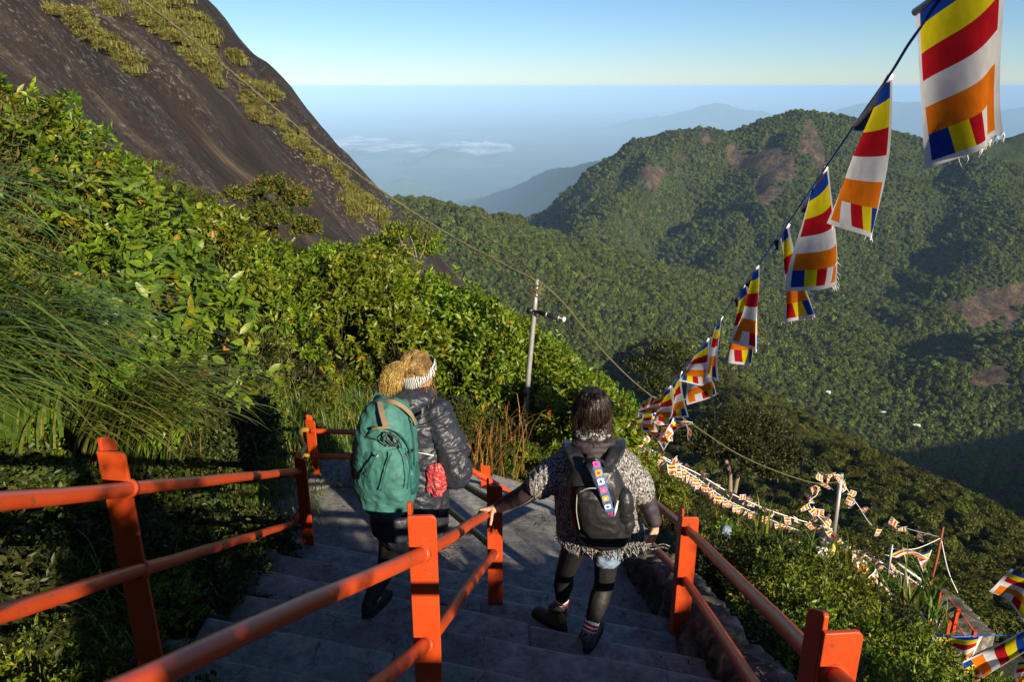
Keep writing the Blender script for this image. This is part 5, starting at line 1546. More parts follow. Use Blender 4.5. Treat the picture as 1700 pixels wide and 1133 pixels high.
def cloud_mesh(name, mat, rx, rz, tips, lpt, L, W, broad=False, seed=0, zc=None, reach=.45, droop=.15, shell=.62, irregular=.28):
    rng = np.random.default_rng(seed)
    zc = rz * .95 if zc is None else zc
    d = unit(rng.normal(size=(tips, 3))); d[:, 2] = np.where(d[:, 2] < -.55, -d[:, 2], d[:, 2])
    lump = 1 + irregular * np.array([mnoise.noise(Vector(v) * 1.9 + Vector((seed * 3.7, 0, 0))) * 1.6 for v in d])
    rr = (shell + (1 - shell) * rng.random(tips) ** .6) * lump
    T = d * rr[:, None] * np.array([rx, rx, rz]) + np.array([0, 0, zc])
    T[:, 2] = np.maximum(T[:, 2], .02)
    ax = unit(d + np.array([0, 0, .35]) + .35 * rng.normal(size=(tips, 3)))
    N_ = tips * lpt
    A_ = np.repeat(ax, lpt, 0); B_ = np.repeat(T, lpt, 0)
    back = rng.random(N_)[:, None] * reach * rx * .55
    C = B_ - A_ * back + rng.normal(size=(N_, 3)) * L * .22
    spin = unit(np.cross(A_, rng.normal(size=(N_, 3))))
    D = unit(A_ * (.55 + .5 * rng.random((N_, 1))) + spin * .85 + np.array([0, 0, -droop]))
    Nn = unit(np.array([0, 0, .75]) + .6 * np.repeat(d, lpt, 0) + .75 * rng.normal(size=(N_, 3)))
    ln = L * rng.uniform(.6, 1.25, N_); wd = W * rng.uniform(.7, 1.2, N_) 
    V, F, k = leaf_arrays(C, D, Nn, ln, wd, broad, rng)
    tint = np.clip(np.repeat(rng.random(tips), lpt) * .55 + rng.random(N_) * .5, 0, 1)
    stems = []
    for i in range(0, tips, max(1, tips // 16)):
        b = Vector((rng.normal() * .06 * rx, rng.normal() * .06 * rx, -.05)); t = Vector(T[i]); m_ = b.lerp(t, .5) + Vector((0, 0, -.12 * rz)) + Vector(rng.normal(size=3)) * .06 * rx
        stems.append((spline([b, m_, t], 4), [.009 * rx + .003] * 4 + [.004] * 4 + [.002]))
    sv = []; sf = []
    for path, r_ in stems:
        v, f = tube_vf(path, r_, 5, False, len(sv)); sv += v; sf += f
    sm = bpy.data.meshes.new('stems'); sm.from_pydata([tuple(v) for v in sv], [], sf); sm.materials.append(M['twig'])
    return foliage_mesh(name, V, F, np.repeat(tint, k), mat), sm

def blade_mesh(name, mat, n, length, width, spread, seed, lean=(0, 0, 0), segs=6, arch=.9, base_r=.12):
    rng = np.random.default_rng(seed); V = []; F = []; tint = []
    for i in range(n):
        a_ = rng.uniform(0, 2 * math.pi); L = length * rng.uniform(.55, 1.15); w = width * rng.uniform(.7, 1.2)
        d = np.array([math.cos(a_), math.sin(a_), 0]) * rng.uniform(.1, 1) * spread + np.array(lean); 
        s = np.array([-d[1], d[0], 0]); s = s / (np.linalg.norm(s) + 1e-9)
        b = np.array([rng.normal() * base_r, rng.normal() * base_r, 0]); o = len(V)
        vz = 1.0; pos = b.copy(); tt = rng.random(); ar = arch * rng.uniform(.6, 1.3)
        for j in range(segs + 1):
            t = j / segs
            ww = w * (1 - t ** 2.2) * .5 + .0004
            V.append(pos - s * ww); V.append(pos + s * ww); tint += [tt, tt]
            dirv = d * (.25 + 1.5 * t) + np.array([0, 0, 1.0 - ar * 2.0 * t * t]); dirv = dirv / np.linalg.norm(dirv)
            pos = pos + dirv * L / segs
        for j in range(segs):
            q = o + j * 2; F += [(q, q + 1, q + 3), (q, q + 3, q + 2)]
    return foliage_mesh(name, np.array(V), np.array(F), np.array(tint), mat)

thick = [cloud_mesh('foliage', M['leaf_mid'], .85, .95, 190, 15, .125, .055, False, s) for s in (1, 2, 3, 4)]
broad = [cloud_mesh('foliage', M['leaf_broad'],  .62, .72, 110, 12, .115, .046, True, s, None, .6, .35, .5) for s in (11, 12, 13)]
fine = [cloud_mesh('foliage', M['leaf_fine'], .52, .42, 260, 15, .046, .020, False, s, None, .5, .0) for s in (21, 22, 23)]
heath = [cloud_mesh('foliage', M['leaf_olive'], .55, .5, 220, 14, .06, .014, False, s, None, .7, -.2) for s in (31, 32)]
darkb = [cloud_mesh('foliage', M['leaf_dark'], .55, .5, 160, 12, .07, .03, False, s) for s in (41, 42)]
dry = [blade_mesh('foliage', M['blade_dry'], 150, .75, .012, .9, s, (0, 0, 0), 5, .8, .22) for s in (51, 52)]
tuft = [blade_mesh('foliage', M['blade'], 70, .42, .010, .9, s, (0, 0, 0), 5, .9, .10) for s in (61, 62)]
tus = [blade_mesh('foliage', M['tussock'], 110, .30, .016, .9, s, (0, 0, 0), 4, .9, .16) for s in (71, 72)] + [cloud_mesh('foliage', M['tussock'], .34, .16, 90, 10, .07, .022, False, s)[0] for s in (73, 74)]

def place(proto, name, x, y, z, s, rot, label, cat, group, sz=1.0):
    fm, sm = proto if isinstance(proto, tuple) else (proto, None)
    o = bpy.data.objects.new(name, fm); COL.objects.link(o)
    o.location = (x, y, z); o.rotation_euler = (random.uniform(-.12, .12), random.uniform(-.12, .12), rot); o.scale = (s, s, s * sz)
    tag(o, label, cat, group)
    if sm is not None:
        c = bpy.data.objects.new('stems', sm); COL.objects.link(c); c.parent = o
    return o

SIL = ((-400, -60), (0, 76), (50, 104), (110, 150), (200, 208), (250, 238), (330, 298), (380, 345), (420, 388), (500, 402), (560, 394), (640, 390), (700, 428), (760, 455), (800, 478), (870, 522), (900, 540), (1000, 610), (1050, 668), (1060, 735), (1100, 784), (1200, 838), (1300, 878), (1345, 880), (1400, 900), (1450, 935), (1550, 995), (1600, 1070), (1800, 1200))
SILR = ((1000, 850), (1100, 870), (1200, 885), (1280, 885), (1350, 908), (1430, 940), (1500, 995), (1560, 1050), (1640, 1125), (1800, 1220))
HGT = {}
for lst, h_ in ((thick, 2.05), (broad, 1.6), (fine, .92), (heath, 1.12), (dry, .72)):
    for q in lst: HGT[id(q)] = h_
def head_room(x, y, g, line):
    px, py = project(x, y, g + .8)
    return P(px, float(np.interp(px, [q[0] for q in line], [q[1] for q in line])), y).z - g
vr = random.Random(77)
def fill(protos, name, x0, x1, y0, y1, sp, smin, smax, label, group, cond=None, dz=0.0, cat='shrub', sz=1.0, line=None):
    y = y0
    while y <= y1:
        x = x0 + vr.uniform(0, sp)
        while x <= x1:
            xx, yy = x + vr.uniform(-.35, .35) * sp, y + vr.uniform(-.35, .35) * sp
            if cond is None or cond(xx, yy):
                pr_, g_ = vr.choice(protos), float(Gnear(xx, yy)) + dz
                s_ = vr.uniform(smin, smax)
                if line is not None: s_ = min(s_, head_room(xx, yy, g_, line) / HGT[id(pr_)] * vr.uniform(.85, 1.02))
                if s_ > .22: place(pr_, name, xx, yy, g_, s_, vr.uniform(0, 6.28), label, cat, group, sz)
            x += sp
        y += sp
# thicket behind the landing
fill(thick, 'shrub', -3.6, 2.4, 9.4, 13.6, .82, .78, 1.10, 'broad leaved bright green shrub in the thicket behind the lamp pole', 'thicket shrubs', lambda x, y: y > 9.2 + .0 * x and not (abs(x - .15) < .55 and y < 10.3), line=SIL)
fill(thick, 'shrub', -5.2, -2.6, 7.6, 9.4, .85, .55, .85, 'leafy shrub at the shaded foot of the left bank', 'shrubs at the foot of the left bank', line=SIL)
# left bank: big leaves near the camera, heath above
fill(broad + fine[:1] + heath[:1], 'bank_shrub', -4.4, -2.25, 3.4, 7.2, .60, .75, 1.25, 'leafy shrub on the left bank around the long bladed grass', 'leafy shrubs on the near left bank', lambda x, y: x < -2.15 - .05 * y and not (y < 4.3 and x > -2.75), line=SIL)
fill(heath + thick[:1], 'heath_bush', -9.5, -3.6, 6.6, 14.5, 1.0, .6, 1.05, 'olive heath bush high on the left bank below the rock', 'heath bushes under the rock face', line=SIL)
fill(heath, 'heath_bush', -7.5, -3.9, 3.6, 6.6, .75, 1.0, 1.9, 'olive heath bush on the near upper left bank', 'heath bushes above the large leaves', line=SIL)
# right slope
fill(fine, 'fine_leaved_bush', 1.62, 4.6, 1.3, 7.6, .56, .70, 1.05, 'small leaved green bush outside the right handrail', 'small leaved bushes right of the steps', lambda x, y: x > 1.62 + .1 * max(0, y - 5), line=SILR)
fill(fine + thick[:1] + dry[:1], 'slope_bush', 1.6, 10.5, 8.2, 14.5, .95, .45, .80, 'low mixed bush on the slope under the small flag strings', 'low bushes under the small flags', line=SIL)
fill(dry, 'dry_bush', -.2, 2.4, 8.4, 10.2, .6, .8, 1.3, 'rusty dry stemmed bush behind the dark haired person', 'rusty dry bushes', lambda x, y: not (abs(x - .1) < .25), line=SIL)
fill(dry, 'dry_bush', 3.0, 7.5, 10.0, 13.6, 1.15, .7, 1.1, 'rusty dry bush among the low green bushes on the right slope', 'rusty bushes on the right slope', line=SIL)
# unseen bushes added behind the camera, their tops set to shade the steps
for k in range(34):
    x_, y_ = 1.55 + 5.8 * (k + .5) / 34 + vr.uniform(-.15, .15), -1.6 + vr.uniform(-.45, .3)
    g_ = float(Gnear(x_, y_)); top_ = float(np.interp(x_, [1.4, 2.0, 2.3, 3.2, 4.0, 5.6, 7.2], [.85, .7, -.2, -.15, -.08, -.15, -1.7])); s_ = .42
    place(vr.choice(thick), 'shade_bush', x_, y_, g_, s_, vr.uniform(0, 6.28), 'unseen bush added behind the photographer to cast shade', 'shrub', 'added shade bushes behind the photographer', max(.4, (top_ + vr.gauss(0, .14) - g_) / (2.05 * s_)))

# long arching grass on the left
gl = ['long bladed grass clump arching over the left handrail', 'long bladed grass clump behind the left handrail post', 'long bladed grass clump at the left picture edge', 'lowest long bladed grass clump at the left picture edge']
for k, (x, y, dz, L) in enumerate(((-2.75, 3.55, .40, 1.5), (-2.6, 4.3, .25, 1.25), (-2.95, 3.0, .55, 1.6), (-2.7, 2.55, .25, 1.35))):
    me = blade_mesh('blades', M['blade'], 250, L, .021, .45, 200 + k, (.85, -.12, 0), 10, 1.15, .17)
    o = bpy.data.objects.new('grass_clump', me); COL.objects.link(o); o.location = (x, y, float(Gnear(x, y)) + dz)
    tag(o, gl[k], 'grass')
blades = [(1225, 868, 7.2), (1262, 850, 7.6), (1340, 880, 7.4), (1290, 862, 8.2), (1395, 905, 7.6), (1530, 985, 6.6), (1505, 1005, 6.2), (1555, 1010, 6.4)]
sword = [blade_mesh('blades', M['blade'], 22, .62, .03, .55, 300 + k, (.15, 0, 0), 6, .55, .05) for k in range(3)]
for k, (px, py, D) in enumerate(blades):
    p = P(px, py + 40, D)
    place(sword[k % 3], 'sword_leaf_plant', p.x, p.y, p.z, (1.25 if k in (5, 6) else vr.uniform(.6, .9)), vr.uniform(0, 6), 'sword leaved plant with upright light green blades among the right hand bushes', 'plant', 'sword leaved plants on the right')

# small wind shaped tree in front of the rock
def limb_tree(name, base, limbs, rtrunk, mat_l, clumps, leaf, label, seed, tips=70, lpt=14, cat='tree'):
    root = tag(empty(name, base), label, cat)
    paths = []
    for path, r_ in limbs:
        pts = spline([base + Vector(q) for q in path], 6)
        paths.append((pts, [r_ * (1 - .75 * i / (len(pts) - 1)) for i in range(len(pts))]))
    multi_tube('trunk', paths, M['bark'], root, 7)
    Vs = []; Fs = []; Ts = []; off = 0
    for i, (c, rx, rz) in enumerate(clumps):
        me, sm = cloud_mesh('tmp', mat_l, rx, rz, tips, lpt, leaf[0], leaf[1], False, seed + i, 0.0, .8, .0, .35)
        V = np.empty(len(me.vertices) * 3, np.float32); me.vertices.foreach_get('co', V); V = V.reshape(-1, 3) + np.array(base + Vector(c)) 
        F = np.empty(len(me.loops), np.int32); me.loops.foreach_get('vertex_index', F)
        T = np.empty(len(me.vertices), np.float32); me.attributes['tint'].data.foreach_get('value', T)
        Vs.append(V); Fs.append(F.reshape(-1, 3) + off); Ts.append(T); off += len(V)
        bpy.data.meshes.remove(me); bpy.data.meshes.remove(sm)
    me = foliage_mesh('crown', np.concatenate(Vs), np.concatenate(Fs), np.concatenate(Ts), mat_l)
    o = bpy.data.objects.new('crown', me); COL.objects.link(o); setparent(o, root)
    return root
b = P(455, 440, 13.5)
limb_tree('wind_shaped_tree', b, [([(0, 0, -.5), (-.1, 0, .2), (-.35, 0, .5), (-.75, 0, .62)], .05), ([(0, 0, -.5), (.05, 0, .3), (.1, .1, .8), (.2, 0, 1.2)], .06), ([(0, 0, 0), (.3, -.1, .35), (.65, 0, .75)], .045), ([(-.1, 0, .2), (-.2, 0, .6), (-.25, .1, 1.0)], .04), ([(.1, 0, .0), (.45, 0, .18), (.9, .1, .32)], .03)],
          .06, M['leaf_red'], [((-.45, 0, 1.25), .38, .24), ((.1, 0, 1.38), .42, .28), ((.5, 0, 1.15), .40, .34), ((.25, -.25, .85), .42, .30), ((.62, 0, .62), .34, .32), ((-.15, .1, .95), .34, .25), ((-.1, -.1, .55), .30, .2), ((-.45, .1, .8), .28, .2)],
          (.058, .027), 'small wind shaped tree with red tipped crown against the rock face', 500, 170, 15)
b = P(1215, 800, 22)
limb_tree('dark_tree', b, [([(0, 0, -1.5), (-.1, 0, .3), (-.5, 0, 1.2), (-.6, 0, 2)], .10), ([(.1, 0, -1.5), (.2, 0, .3), (.7, 0, 1.0), (1.1, 0, 1.8)], .09)], .1, M['leaf_dark'],
          [((-1.0, 0, 1.5), .9, .7), ((0, 0, 2.0), 1.1, .8), ((1.0, .3, 1.7), 1.0, .8), ((.3, -.4, 1.3), 1.0, .7), ((1.7, 0, 1.0), .8, .7), ((-.6, .5, .9), .8, .6), ((.9, -.4, .7), .9, .6)], (.10, .05), 'round dark evergreen tree on the slope right of the flags', 520, 170, 14)
b = P(1095, 672, 24)
limb_tree('dark_tree', b, [([(0, 0, -1.5), (0, 0, .3), (-.3, 0, 1.2)], .10), ([(.1, 0, -1.5), (.2, 0, .3), (.7, 0, 1.2)], .08), ([(.1, 0, .1), (.9, -.2, .3), (1.8, -.3, .6)], .05)], .1, M['leaf_dark'],
          [((-.6, 0, 1.4), .8, .5), ((.3, 0, 1.9), .8, .55), ((.9, .2, 1.3), .8, .5), ((-.2, -.3, .8), .7, .5), ((1.5, 0, .9), .6, .4)], (.10, .05), 'dark twiggy tree just left of the row of flags', 540, 120, 13)
b = P(690, 452, 14.5)
limb_tree('sapling', b, [([(0, 0, -.8), (.03, 0, .3), (-.15, 0, .9)], .02), ([(0, 0, .1), (.2, 0, .5), (.28, 0, .95)], .016), ([(0, 0, .3), (-.25, 0, .6), (-.3, 0, .8)], .013)], .02, M['leaf_olive'], [((.05, 0, .85), .36, .22), ((.25, 0, .7), .25, .2)], (.06, .02), 'thin twiggy sapling above the thicket below the cable', 560, 26, 8)
b = P(700, 420, 15.5)
limb_tree('rock_foot_bush', P(668, 430, 16), [([(0, 0, -.8), (0, 0, .3), (.1, 0, .6)], .03)], .03, M['leaf_mid'], [((0, 0, .5), .55, .38), ((.5, 0, .2), .5, .35), ((-.5, 0, .25), .45, .3)], (.08, .035), 'rounded dark green bush at the foot of the rock face', 570, 110, 14, 'shrub')

# ------------------------------------------------------------------ masses nobody could count
def scatter(name, pts, rotz, scl, idx, protos, label, cat):
    coll = bpy.data.collections.new(name + '_kinds')
    for i, pm in enumerate(protos):
        po = bpy.data.objects.new('%s_%02d' % (name, i), pm); coll.objects.link(po)
    n_ = len(pts)
    me = bpy.data.meshes.new(name); me.vertices.add(n_); me.vertices.foreach_set('co', np.ascontiguousarray(pts, np.float32).ravel())
    at = me.attributes.new('spin', 'FLOAT_VECTOR', 'POINT'); at.data.foreach_set('vector', np.ascontiguousarray(np.stack([np.zeros(n_), np.zeros(n_), rotz], 1), np.float32).ravel())
    at = me.attributes.new('size', 'FLOAT_VECTOR', 'POINT'); at.data.foreach_set('vector', np.ascontiguousarray(scl, np.float32).ravel())
    at = me.attributes.new('which', 'INT', 'POINT'); at.data.foreach_set('value', np.ascontiguousarray(idx, np.int32))
    me.update()
    o = bpy.data.objects.new(name, me); COL.objects.link(o)
    ng = bpy.data.node_groups.new(name, 'GeometryNodeTree')
    ng.interface.new_socket('Geometry', in_out='INPUT', socket_type='NodeSocketGeometry'); ng.interface.new_socket('Geometry', in_out='OUTPUT', socket_type='NodeSocketGeometry')
    gi = ng.nodes.new('NodeGroupInput'); go = ng.nodes.new('NodeGroupOutput')
    ip = ng.nodes.new('GeometryNodeInstanceOnPoints'); ci = ng.nodes.new('GeometryNodeCollectionInfo')
    ci.inputs['Collection'].default_value = coll; ci.inputs['Separate Children'].default_value = True; ci.inputs['Reset Children'].default_value = True
    ng.links.new(gi.outputs[0], ip.inputs['Points']); ng.links.new(ci.outputs[0], ip.inputs['Instance']); ip.inputs['Pick Instance'].default_value = True
    for nm, ty, so in (('spin', 'FLOAT_VECTOR', 'Rotation'), ('size', 'FLOAT_VECTOR', 'Scale'), ('which', 'INT', 'Instance Index')):
        na = ng.nodes.new('GeometryNodeInputNamedAttribute'); na.data_type = ty; na.inputs[0].default_value = nm
        ng.links.new([q for q in na.outputs if q.enabled][0], ip.inputs[so])
    ng.links.new(ip.outputs[0], go.inputs[0])
    md = o.modifiers.new('scatter', 'NODES'); md.node_group = ng
    return tag(o, label, cat, kind='stuff')

# forest on the hills: crowns of leaf clumps round a dark core
def crown_proto(name, mat, n, leaf, seed, flat=.8, core=.72):
    rng = np.random.default_rng(seed)
    d = unit(rng.normal(size=(n, 3))); d[:, 2] = np.where(d[:, 2] < -.25, -d[:, 2], d[:, 2])
    lump = np.array([1 + .42 * mnoise.noise(Vector(v) * 1.7 + Vector((seed * 5.1, 0, 0))) for v in d])
    C = d * (lump * rng.uniform(.78, 1.05, n))[:, None] * np.array([1, 1, flat])
    Nn = unit(d + .5 * rng.normal(size=(n, 3))); D = unit(np.cross(Nn, rng.normal(size=(n, 3))))
    L = leaf * rng.uniform(.7, 1.3, n)
    V, F, k = leaf_arrays(C - D * L[:, None] * .5, D, Nn, L, L * .85, False, rng)
    tint = np.repeat(np.clip(rng.random(n) * .6 + .4 * (lump - .7) / .6, 0, 1), k)
    bm = bmesh.new(); bmesh.ops.create_icosphere(bm, subdivisions=2, radius=core)
    for v in bm.verts:
        q = v.co.normalized(); v.co *= (1 + .42 * mnoise.noise(q * 1.7 + Vector((seed * 5.1, 0, 0)))); v.co.z *= flat
    bm.verts.index_update()
    cv = np.array([v.co[:] for v in bm.verts]); cf = np.array([[v.index for v in f.verts] for f in bm.faces]); bm.free()
    V2 = np.concatenate([V, cv]); F2 = np.concatenate([F, cf + len(V)]); t2 = np.concatenate([tint, np.full(len(cv), .3)])
    return foliage_mesh(name, V2, F2, t2, mat)
M['canopy_pale'] = mat_leaf('pale_canopy', [(0, (0.07, 0.075, 0.03)), (0.5, (0.14, 0.14, 0.06)), (1, (0.22, 0.20, 0.10))], 0.15, 0.8, 0.1, 0.3)
far_c = [crown_proto('crown', M['canopy'], 90, .5, 600 + k, (.75, .9, 1.05, .8)[k], .78) for k in range(4)] + [crown_proto('crown', M['canopy_pale'], 60, .4, 640, .8, .6)]
near_c = [crown_proto('crown', M['canopy_near'], 900, .17, 620 + k, (.8, 1.0, .7, .9)[k], .70) for k in range(4)]

rng = np.random.default_rng(99)
def jitter_field(r0, r1, a0, a1, spacing):
    """points about `spacing` metres apart in a polar sector"""
    out = []
    r = r0
    while r < r1:
        n_ = max(1, int(r * (a1 - a0) / spacing))
        a_ = a0 + (np.arange(n_) + rng.random(n_)) / n_ * (a1 - a0)
        rr_ = r + spacing * (rng.random(n_) - .5) * .9
        out.append(np.stack([rr_ * np.sin(a_), rr_ * np.cos(a_)], 1)); r += spacing
    return np.concatenate(out)
q = np.concatenate([jitter_field(470, 1250, R(-24), R(42), 5.4), jitter_field(1250, 2050, R(-8), R(42), 6.6)])
z = Hfar(q[:, 0], q[:, 1])
rm = rockmask(q[:, 0], q[:, 1], z)
keep = (rm < .35 + .3 * rng.random(len(q)))
q, z = q[keep], z[keep]
n_ = len(q)
big = np.clip(rng.lognormal(1.08, .32, n_), 1.5, 6.5) * (1 + .25 * fbm(q[:, 0] / 60.0, q[:, 1] / 60.0, 2))
scatter('forest', np.stack([q[:, 0], q[:, 1], z + big * .35], 1), rng.uniform(0, 6.28, n_), np.stack([big, big, big * rng.uniform(.8, 1.25, n_)], 1), np.where(rng.random(n_) < .04, 4, rng.integers(0, 4, n_)), far_c, 'dense green forest covering the big hill and the middle ridge', 'forest')
q = np.concatenate([jitter_field(26, 110, R(-22), R(46), 2.6), jitter_field(110, 560, R(-28), R(50), 3.9)])
z = Hfar(q[:, 0], q[:, 1]) - 6.0 * sstep(60, 24, np.hypot(q[:, 0], q[:, 1]))
n_ = len(q)
rr_ = np.hypot(q[:, 0], q[:, 1])
big = rng.uniform(1.3, 3.0, n_) * (.62 + .38 * sstep(40, 200, rr_))
scatter('woodland', np.stack([q[:, 0], q[:, 1], z + big * .3], 1), rng.uniform(0, 6.28, n_), np.stack([big, big, big * rng.uniform(.75, 1.15, n_)], 1), rng.integers(0, 4, n_), near_c, 'olive green woodland on the spur below the steps', 'woodland')

# undergrowth on the near slopes
q = np.stack([rng.uniform(-9, 12, 5200), rng.uniform(-1, 17, 5200)], 1)
ok = ~((q[:, 0] > -1.62) & (q[:, 0] < 1.42) & (q[:, 1] < 8.3)) & ~((q[:, 0] > -2.2) & (q[:, 0] < 1.0) & (q[:, 1] < 9.0) & (q[:, 1] > 5))
q = q[ok]; n_ = len(q)
z = Gnear(q[:, 0], q[:, 1])
room = np.array([head_room(a_, b_, c_, SIL if b_ > 8 or a_ < 0 else SILR) for (a_, b_), c_ in zip(q, z)])
sc = np.clip(np.minimum(rng.uniform(.35, .75, n_), room / 1.0), .02, 1); which = rng.choice([0, 1, 2, 3, 4], n_, p=[.28, .27, .2, .15, .1])
scatter('undergrowth', np.stack([q[:, 0], q[:, 1], z - .05], 1), rng.uniform(0, 6.28, n_), np.stack([sc, sc, sc], 1), which, [darkb[0][0], darkb[1][0], fine[0][0], tuft[0], dry[0]], 'low tangled undergrowth and leaf litter covering the banks', 'undergrowth')
q = np.stack([rng.uniform(-2.6, -1.62, 420), rng.uniform(1.2, 8.5, 420)], 1); n_ = len(q)
scatter('grass', np.stack([q[:, 0], q[:, 1], Gnear(q[:, 0], q[:, 1]) - .02], 1), rng.uniform(0, 6.28, n_), np.repeat(rng.uniform(.5, 1.15, n_)[:, None], 3, 1), rng.integers(0, 2, n_), tuft, 'short dark grass between the left handrail and the bank', 'grass')

# grass patches on the rock slab
PATCH = [([(112, 28), (140, 50), (170, 75), (200, 95), (228, 120)], 9, 190), ([(222, -12), (250, 25), (285, 55), (320, 88), (345, 110)], 13, 420), ([(262, -10), (300, 25), (335, 60), (352, 80)], 12, 260), ([(170, 2), (192, 24)], 6, 40), ([(84, 18), (96, 28)], 5, 20),
         ([(343, 115), (356, 128)], 5, 26), ([(358, 138), (366, 146)], 3, 8), ([(398, 132), (410, 142)], 5, 22), ([(425, 142), (445, 158), (458, 170)], 5, 45), ([(398, 162), (420, 180), (440, 198), (452, 212)], 5, 60), ([(415, 195), (435, 208)], 3, 16),
         ([(455, 205), (480, 228), (505, 245), (520, 262), (545, 278)], 9, 190), ([(558, 282), (566, 300)], 6, 40), ([(568, 328), (590, 350), (597, 358)], 8, 70), ([(580, 322), (600, 335), (622, 355), (636, 372)], 7, 110), ([(380, 92), (400, 112)], 4, 26), ([(330, 40), (345, 58)], 5, 40)]
pts = []
for line, wd, cnt in PATCH:
    dens = rng.random(6)
    for k in range(int(cnt * 1.5)):
        t = rng.random() * (len(line) - 1); i = min(int(t), len(line) - 2); f = t - i
        if rng.random() > .25 + .75 * dens[int(t * 2.3) % 6]: continue
        px = line[i][0] * (1 - f) + line[i + 1][0] * f + rng.normal() * wd * .62; py = line[i][1] * (1 - f) + line[i + 1][1] * f + rng.normal() * wd * .62
        dv = P(px, py, 1.0); lo = 12.0
        D = np.arange(12, 60, .25); dz = dv.z * D - rock_z(dv.x * D, D)
        hit = np.where(dz < 0)[0]
        if len(hit) and hit[0] > 0: pts.append((dv.x * D[hit[0]], D[hit[0]], float(rock_z(dv.x * D[hit[0]], D[hit[0]])) - .03))
pts = np.array(pts); n_ = len(pts)
scatter('rock_grass', pts, rng.uniform(0, 6.28, n_), np.repeat(np.clip(rng.lognormal(-.45, .5, n_), .2, 1.5)[:, None], 3, 1), rng.integers(0, 4, n_), tus, 'yellow green grass patches growing on the dark rock slab', 'grass')

# ------------------------------------------------------------------ small things
def on_terrain(px, py, d0=300, d1=2600):
    dv = P(px, py, 1.0); D = np.arange(d0, d1, 2.0)
    dz = dv.z * D - Hfar(dv.x * D, D); h = np.where(dz < 0)[0]
    i = h[0] if len(h) else -1
    return Vector((dv.x * D[i], D[i], float(Hfar(dv.x * D[i], D[i]))))
def hut(px, py, w, label):
    c = on_terrain(px, py)
    root = tag(empty('hut', c), label, 'hut', 'huts in the valley')
    w *= .75
    V, F = box_vf(c + Vector((0, 0, 1.6)), w, w * .5, 4); mobj('wall', V, F, M['hut'], root, smooth=False)
    V = []; 
    for x in (-w * .55, w * .55): V += [c + Vector((x, -w * .32, 3.6)), c + Vector((x, w * .32, 3.6)), c + Vector((x, 0, 3.6 + w * .22))]
    mobj('roof', V, [(0, 1, 2), (3, 5, 4), (0, 2, 5, 3), (1, 4, 5, 2), (0, 3, 4, 1)], M['roof'], root, smooth=False)
hut(1374, 657, 6, 'tiny white hut among trees left of the shaded valley')
hut(1520, 712, 9, 'tiny pale hut at the upper edge of the shaded valley')
hut(1280, 650, 4, 'tiny grey hut in the trees right of the flag row')
hut(1466, 690, 6, 'tiny tan hut in the trees above the shaded valley')

def rockblob(name, c, r, seed, mat, label, cat='boulder', amp=.25, yaw=0):
    rot = Matrix.Rotation(yaw, 3, 'Z')
    def dsp(q, nn): return min(r) * amp * mnoise.noise((q - Vector(c)) * (1.2 / max(r)) * 2 + Vector((seed, 0, 0)))
    pr = [hull_vf([Vector(c) + rot @ Vector((d.x * r[0], d.y * r[1], d.z * r[2])) * (1 + .3 * mnoise.noise(d * 1.3 + Vector((seed, 3, 1)))) for d in ico_dirs()])]
    return tag(blob(name, pr, mat, None, min(r) / 9, 2, dsp), label, cat)
rockblob('boulder', P(440, 842, 5.6), (.34, .5, .12), 3, M['kerb'], 'flat grey boulder beside the left handrail post')
rockblob('boulder', P(851, 726, 9.9), (.12, .12, .12), 5, mat_plain('sunlit_yellow_stone', (.34, .27, .10), .9, .1, .4, 10, .6, 20), 'squarish stone coloured sunlit yellow at the foot of the lamp pole')  # the yellow paints sunshine onto the stone
rockblob('boulder', P(365, 735, 7.0), (.16, .14, .07), 8, M['kerb'], 'small grey stones in the shade of the left bank')
sk = P(1362, 918, 9.3)
sack = tag(blob('sack', [ell_vf(sk, (.15, .14, .17)), cap_vf(sk, sk + Vector((.01, 0, .19)), .13, .05)], M['white_plastic'], None, .012, 3, wrinkle(.025, 8, 6, 2)), 'white plastic sack with black tied top among the bushes', 'sack')
blob('tied_top', [ell_vf(sk + Vector((0, 0, .2)), (.13, .12, .07)), ell_vf(sk + Vector((-.03, 0, .25)), (.08, .08, .06))], M['black_plastic'], sack, .01, 3, wrinkle(.02, 12, 12, 4))
yb = P(1381, 918, 9.2)
tag(blob('bag', [ell_vf(yb, (.05, .05, .11)), ell_vf(yb + Vector((0, 0, .08)), (.035, .04, .06))], mat_plain('yellow_plastic', (.55, .45, .08), .5), None, .008, 3, wrinkle(.012, 14, 9, 4)), 'small yellow bag leaning on the white sack', 'bag')
gb = P(1205, 880, 8.6)
tag(blob('bag', [ell_vf(gb, (.07, .06, .06)), ell_vf(gb + Vector((.02, 0, -.07)), (.05, .05, .07))], mat_plain('blue_grey_plastic', (.16, .20, .26), .4), None, .008, 3, wrinkle(.012, 14, 9, 6)), 'blue grey plastic bag among the bushes behind the right handrail', 'bag')
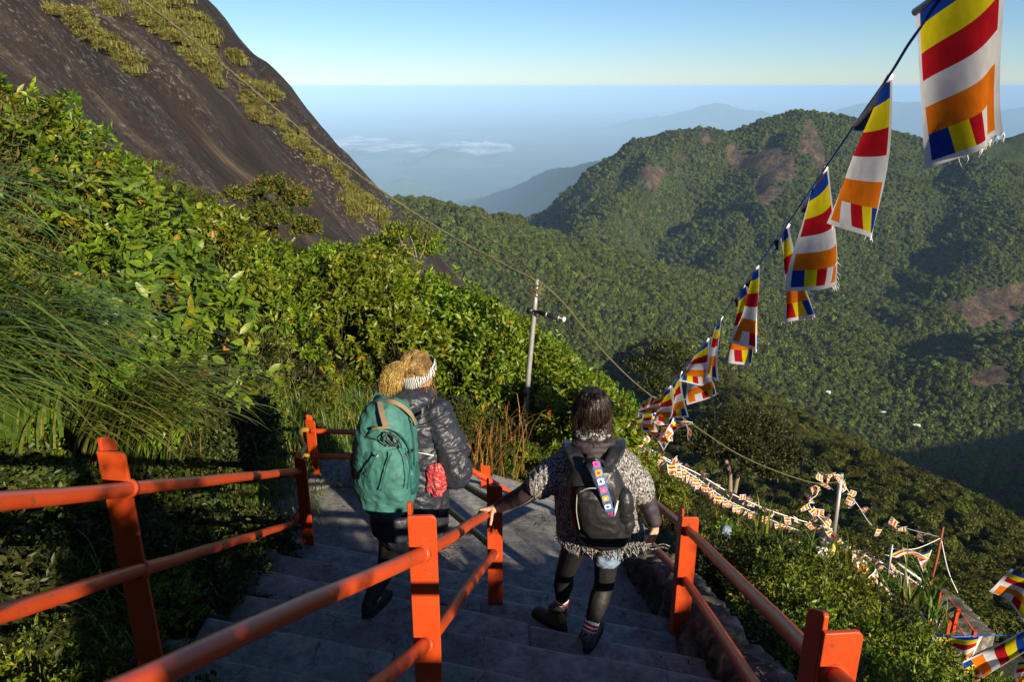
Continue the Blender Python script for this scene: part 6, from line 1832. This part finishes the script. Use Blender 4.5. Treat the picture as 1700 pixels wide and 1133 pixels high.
# lower path seen far below on the right
path = tag(empty('lower_path', P(1590, 1030, 12)), kind='structure')
for k in range(5):
    c = P(1556 + 12 * k, 996 + 13 * k, 12.9 - .28 * k)
    V, F = box_vf(c + Vector((0, 0, -.15)), 0.9, .55, .3, Matrix.Rotation(R(25), 3, 'Z')); mobj('step', V, F, M['kerb'], path, smooth=False)
lp = tag(empty('handrail', P(1590, 1020, 11.6)), 'short far handrail with red orange posts on the lower path', 'railing')
pp = [P(1512, 975, 12.4), P(1560, 980, 12.1), P(1590, 1012, 11.6), P(1576, 1034, 11.3), P(1618, 1050, 11.1)]
for t_ in pp: 
    V, F = box_vf(t_ - Vector((0, 0, .35)), .06, .06, .75); mobj('post', V, F, M['paint'], lp, smooth=False)
tube('rail', [pp[0], pp[1], pp[2], pp[4]], .012, M['paint'], lp, 8); tube('rail', [p - Vector((0, 0, .3)) for p in (pp[0], pp[1], pp[2], pp[4])], .012, M['paint'], lp, 8)

# dead leaves and grit blown onto the treads
lr = np.random.default_rng(17); Cl = []
for i in range(420):
    k = int(lr.integers(3, NSTEP)); x = float(lr.choice([lr.uniform(-1.5, 1.0), lr.normal(-1.35, .12), lr.normal(.92, .1)]))
    if not -1.6 < x < 1.08: continue
    y0 = edge_y(k, x) + .02; y1 = edge_y(k + 1, x) - .05 if k < NSTEP - 1 else 6.2
    y = y0 + (y1 - y0) * lr.random() ** 2.2
    Cl.append((x, y, TOPZ - STEP_R * (k + 1) + .014))
Cl = np.array(Cl); n_ = len(Cl)
Dl = lr.normal(size=(n_, 3)); Dl[:, 2] *= .15
V, F, k_ = leaf_arrays(Cl, Dl, np.array([0, 0, 1.0]) + .25 * lr.normal(size=(n_, 3)), lr.uniform(.012, .05, n_), lr.uniform(.008, .022, n_), False, lr)
o = bpy.data.objects.new('leaf_litter', foliage_mesh('leaf_litter', V, F, np.repeat(lr.random(n_), k_), M['blade_dry'])); COL.objects.link(o)
tag(o, 'dead leaves and grit scattered over the concrete treads', 'leaf litter', kind='stuff')
